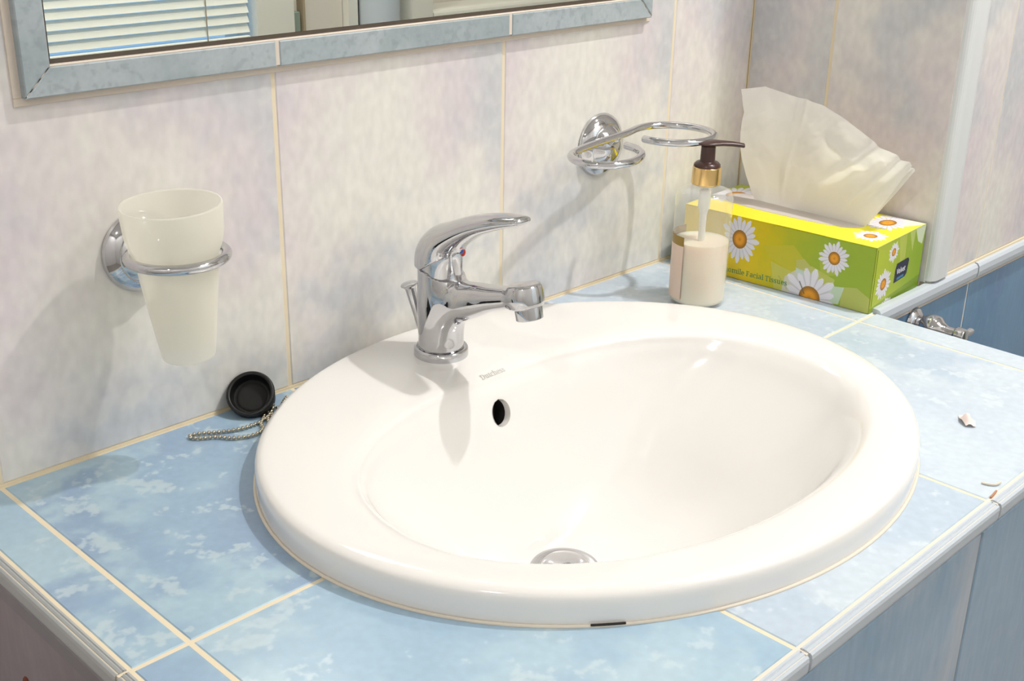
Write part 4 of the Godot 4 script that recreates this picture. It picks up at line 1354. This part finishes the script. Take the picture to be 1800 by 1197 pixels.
# ---------------------------------------------------------------- odds and ends
func build_valve() -> void:
	var t := thing("stop_valve", "chrome angle stop valve on the blue tiles below the ledge", "valve", Vector3(0.8690, -0.0335, 0.2500))
	var out := Transform3D(Basis(Vector3.RIGHT, PI / 2), Vector3.ZERO)
	part("rosette", lathe([Vector2(0.0, 0.0), Vector2(0.0170, 0.0), Vector2(0.0174, 0.0015), Vector2(0.0160, 0.0045), Vector2(0.0120, 0.0070), Vector2(0.0095, 0.0080), Vector2(0.0, 0.0080)], 48), M.chrome, t, out)
	part("valve_body", lathe([Vector2(0.0, 0.006), Vector2(0.0100, 0.006), Vector2(0.0110, 0.012), Vector2(0.0140, 0.017), Vector2(0.0152, 0.023), Vector2(0.0140, 0.030), Vector2(0.0095, 0.034), Vector2(0.0070, 0.040), Vector2(0.0068, 0.052), Vector2(0.0060, 0.053), Vector2(0.0, 0.053)], 40), M.chrome, t, out)
	part("handle", box(-0.004, 0.024, -0.0035, 0.0035, 0.0515, 0.0575, 0.0016), M.chrome, t)
	part("handle_hub", lathe([Vector2(0.0, 0.048), Vector2(0.0088, 0.048), Vector2(0.0092, 0.050), Vector2(0.0092, 0.058), Vector2(0.0080, 0.0595), Vector2(0.0, 0.060)], 32), M.chrome, t, out)
	part("outlet", tube(PackedVector3Array([Vector3(0, 0, 0.022), Vector3(0, -0.02, 0.022), Vector3(0, -0.045, 0.022)]), 0.0075, 18), M.chrome, t)

func build_scraps() -> void:
	# torn scrap of tissue on the counter
	var t := thing("paper_scrap", "tiny torn pinkish paper scrap lying on the blue counter right of the basin", "paper", Vector3(0.6120, 0.0002, 0.4290))
	var nz := noise(8, 90.0, 3)
	var rows := []
	for j in 9:
		var row := PackedVector3Array()
		for i in 13:
			var u := i / 12.0 - 0.5
			var w := j / 8.0 - 0.5
			var p := Vector3(u * 0.0210, 0, w * 0.0125 * (1.0 - 0.7 * absf(u)))
			p.y = 0.0006 + 0.0085 * exp(-pow(u * 3.4 + 0.5, 2.0) - pow(w * 3.0 + 0.4, 2.0)) + 0.0008 * absf(nz.get_noise_2d(p.x * 4.0, p.z * 4.0))
			row.append(p.rotated(Vector3.UP, 0.72))
		rows.append(row)
	part("crumpled_sheet", grid_mesh(rows, false, false, false, false), M.pink, t)
	# loose crumb of grout at the front edge
	var c := thing("grout_crumb", "small brownish crumb of broken grout at the front edge of the counter", "debris", Vector3(0.5215, 0.0003, 0.4930))
	part("crumb", tube(spline([Vector3(-0.001, 0.0006, -0.0085), Vector3(0.0, 0.0010, -0.004), Vector3(0.003, 0.0012, 0.0), Vector3(0.0085, 0.0014, 0.001)]), 0.0009, 8), M.grout_pale, c)
	part("dark_chip", tube(spline([Vector3(-0.0170, 0.0004, 0.0056), Vector3(-0.0115, 0.0008, 0.0052), Vector3(-0.0060, 0.0010, 0.0046)]), 0.0008, 8), M.rust, c)
	# dark red-brown pointed handle standing beside the counter's left side
	var s := thing("brush_handle", "pointed tip of a dark red-brown wooden handle beside the counter's left side", "handle", Vector3(-0.0785, FLOOR_Y + 0.0002, 0.2015))
	var tip := Vector3(0.0060, 0.8298, -0.0140)
	var ax := tip.normalized()
	var sd := ax.cross(Vector3.BACK).normalized()
	part("shaft", lathe([Vector2(0.0, 0.0), Vector2(0.012, 0.0), Vector2(0.013, 0.004), Vector2(0.0085, 0.30), Vector2(0.0075, 0.70), Vector2(0.0060, 0.800), Vector2(0.0035, 0.820), Vector2(0.0012, 0.8285), Vector2(0.0, 0.8300)], 20), M.wood, s, Transform3D(Basis(sd, ax, sd.cross(ax)), Vector3.ZERO))
	part("bristle_foot", lathe([Vector2(0.0, 0.0005), Vector2(0.018, 0.0005), Vector2(0.020, 0.006), Vector2(0.020, 0.045), Vector2(0.012, 0.060), Vector2(0.0, 0.062)], 28), M.white, s)

func _ready() -> void:
	rng.seed = 7
	place_camera()
	place_sky()
	make_materials()
	place_lamps()
	build_room()
	build_mirror()
	build_counter()
	build_basin()
	build_faucet()
	build_tumbler()
	build_ring_holder()
	build_bottle()
	build_tissue_box()
	build_plug()
	build_valve()
	build_scraps()
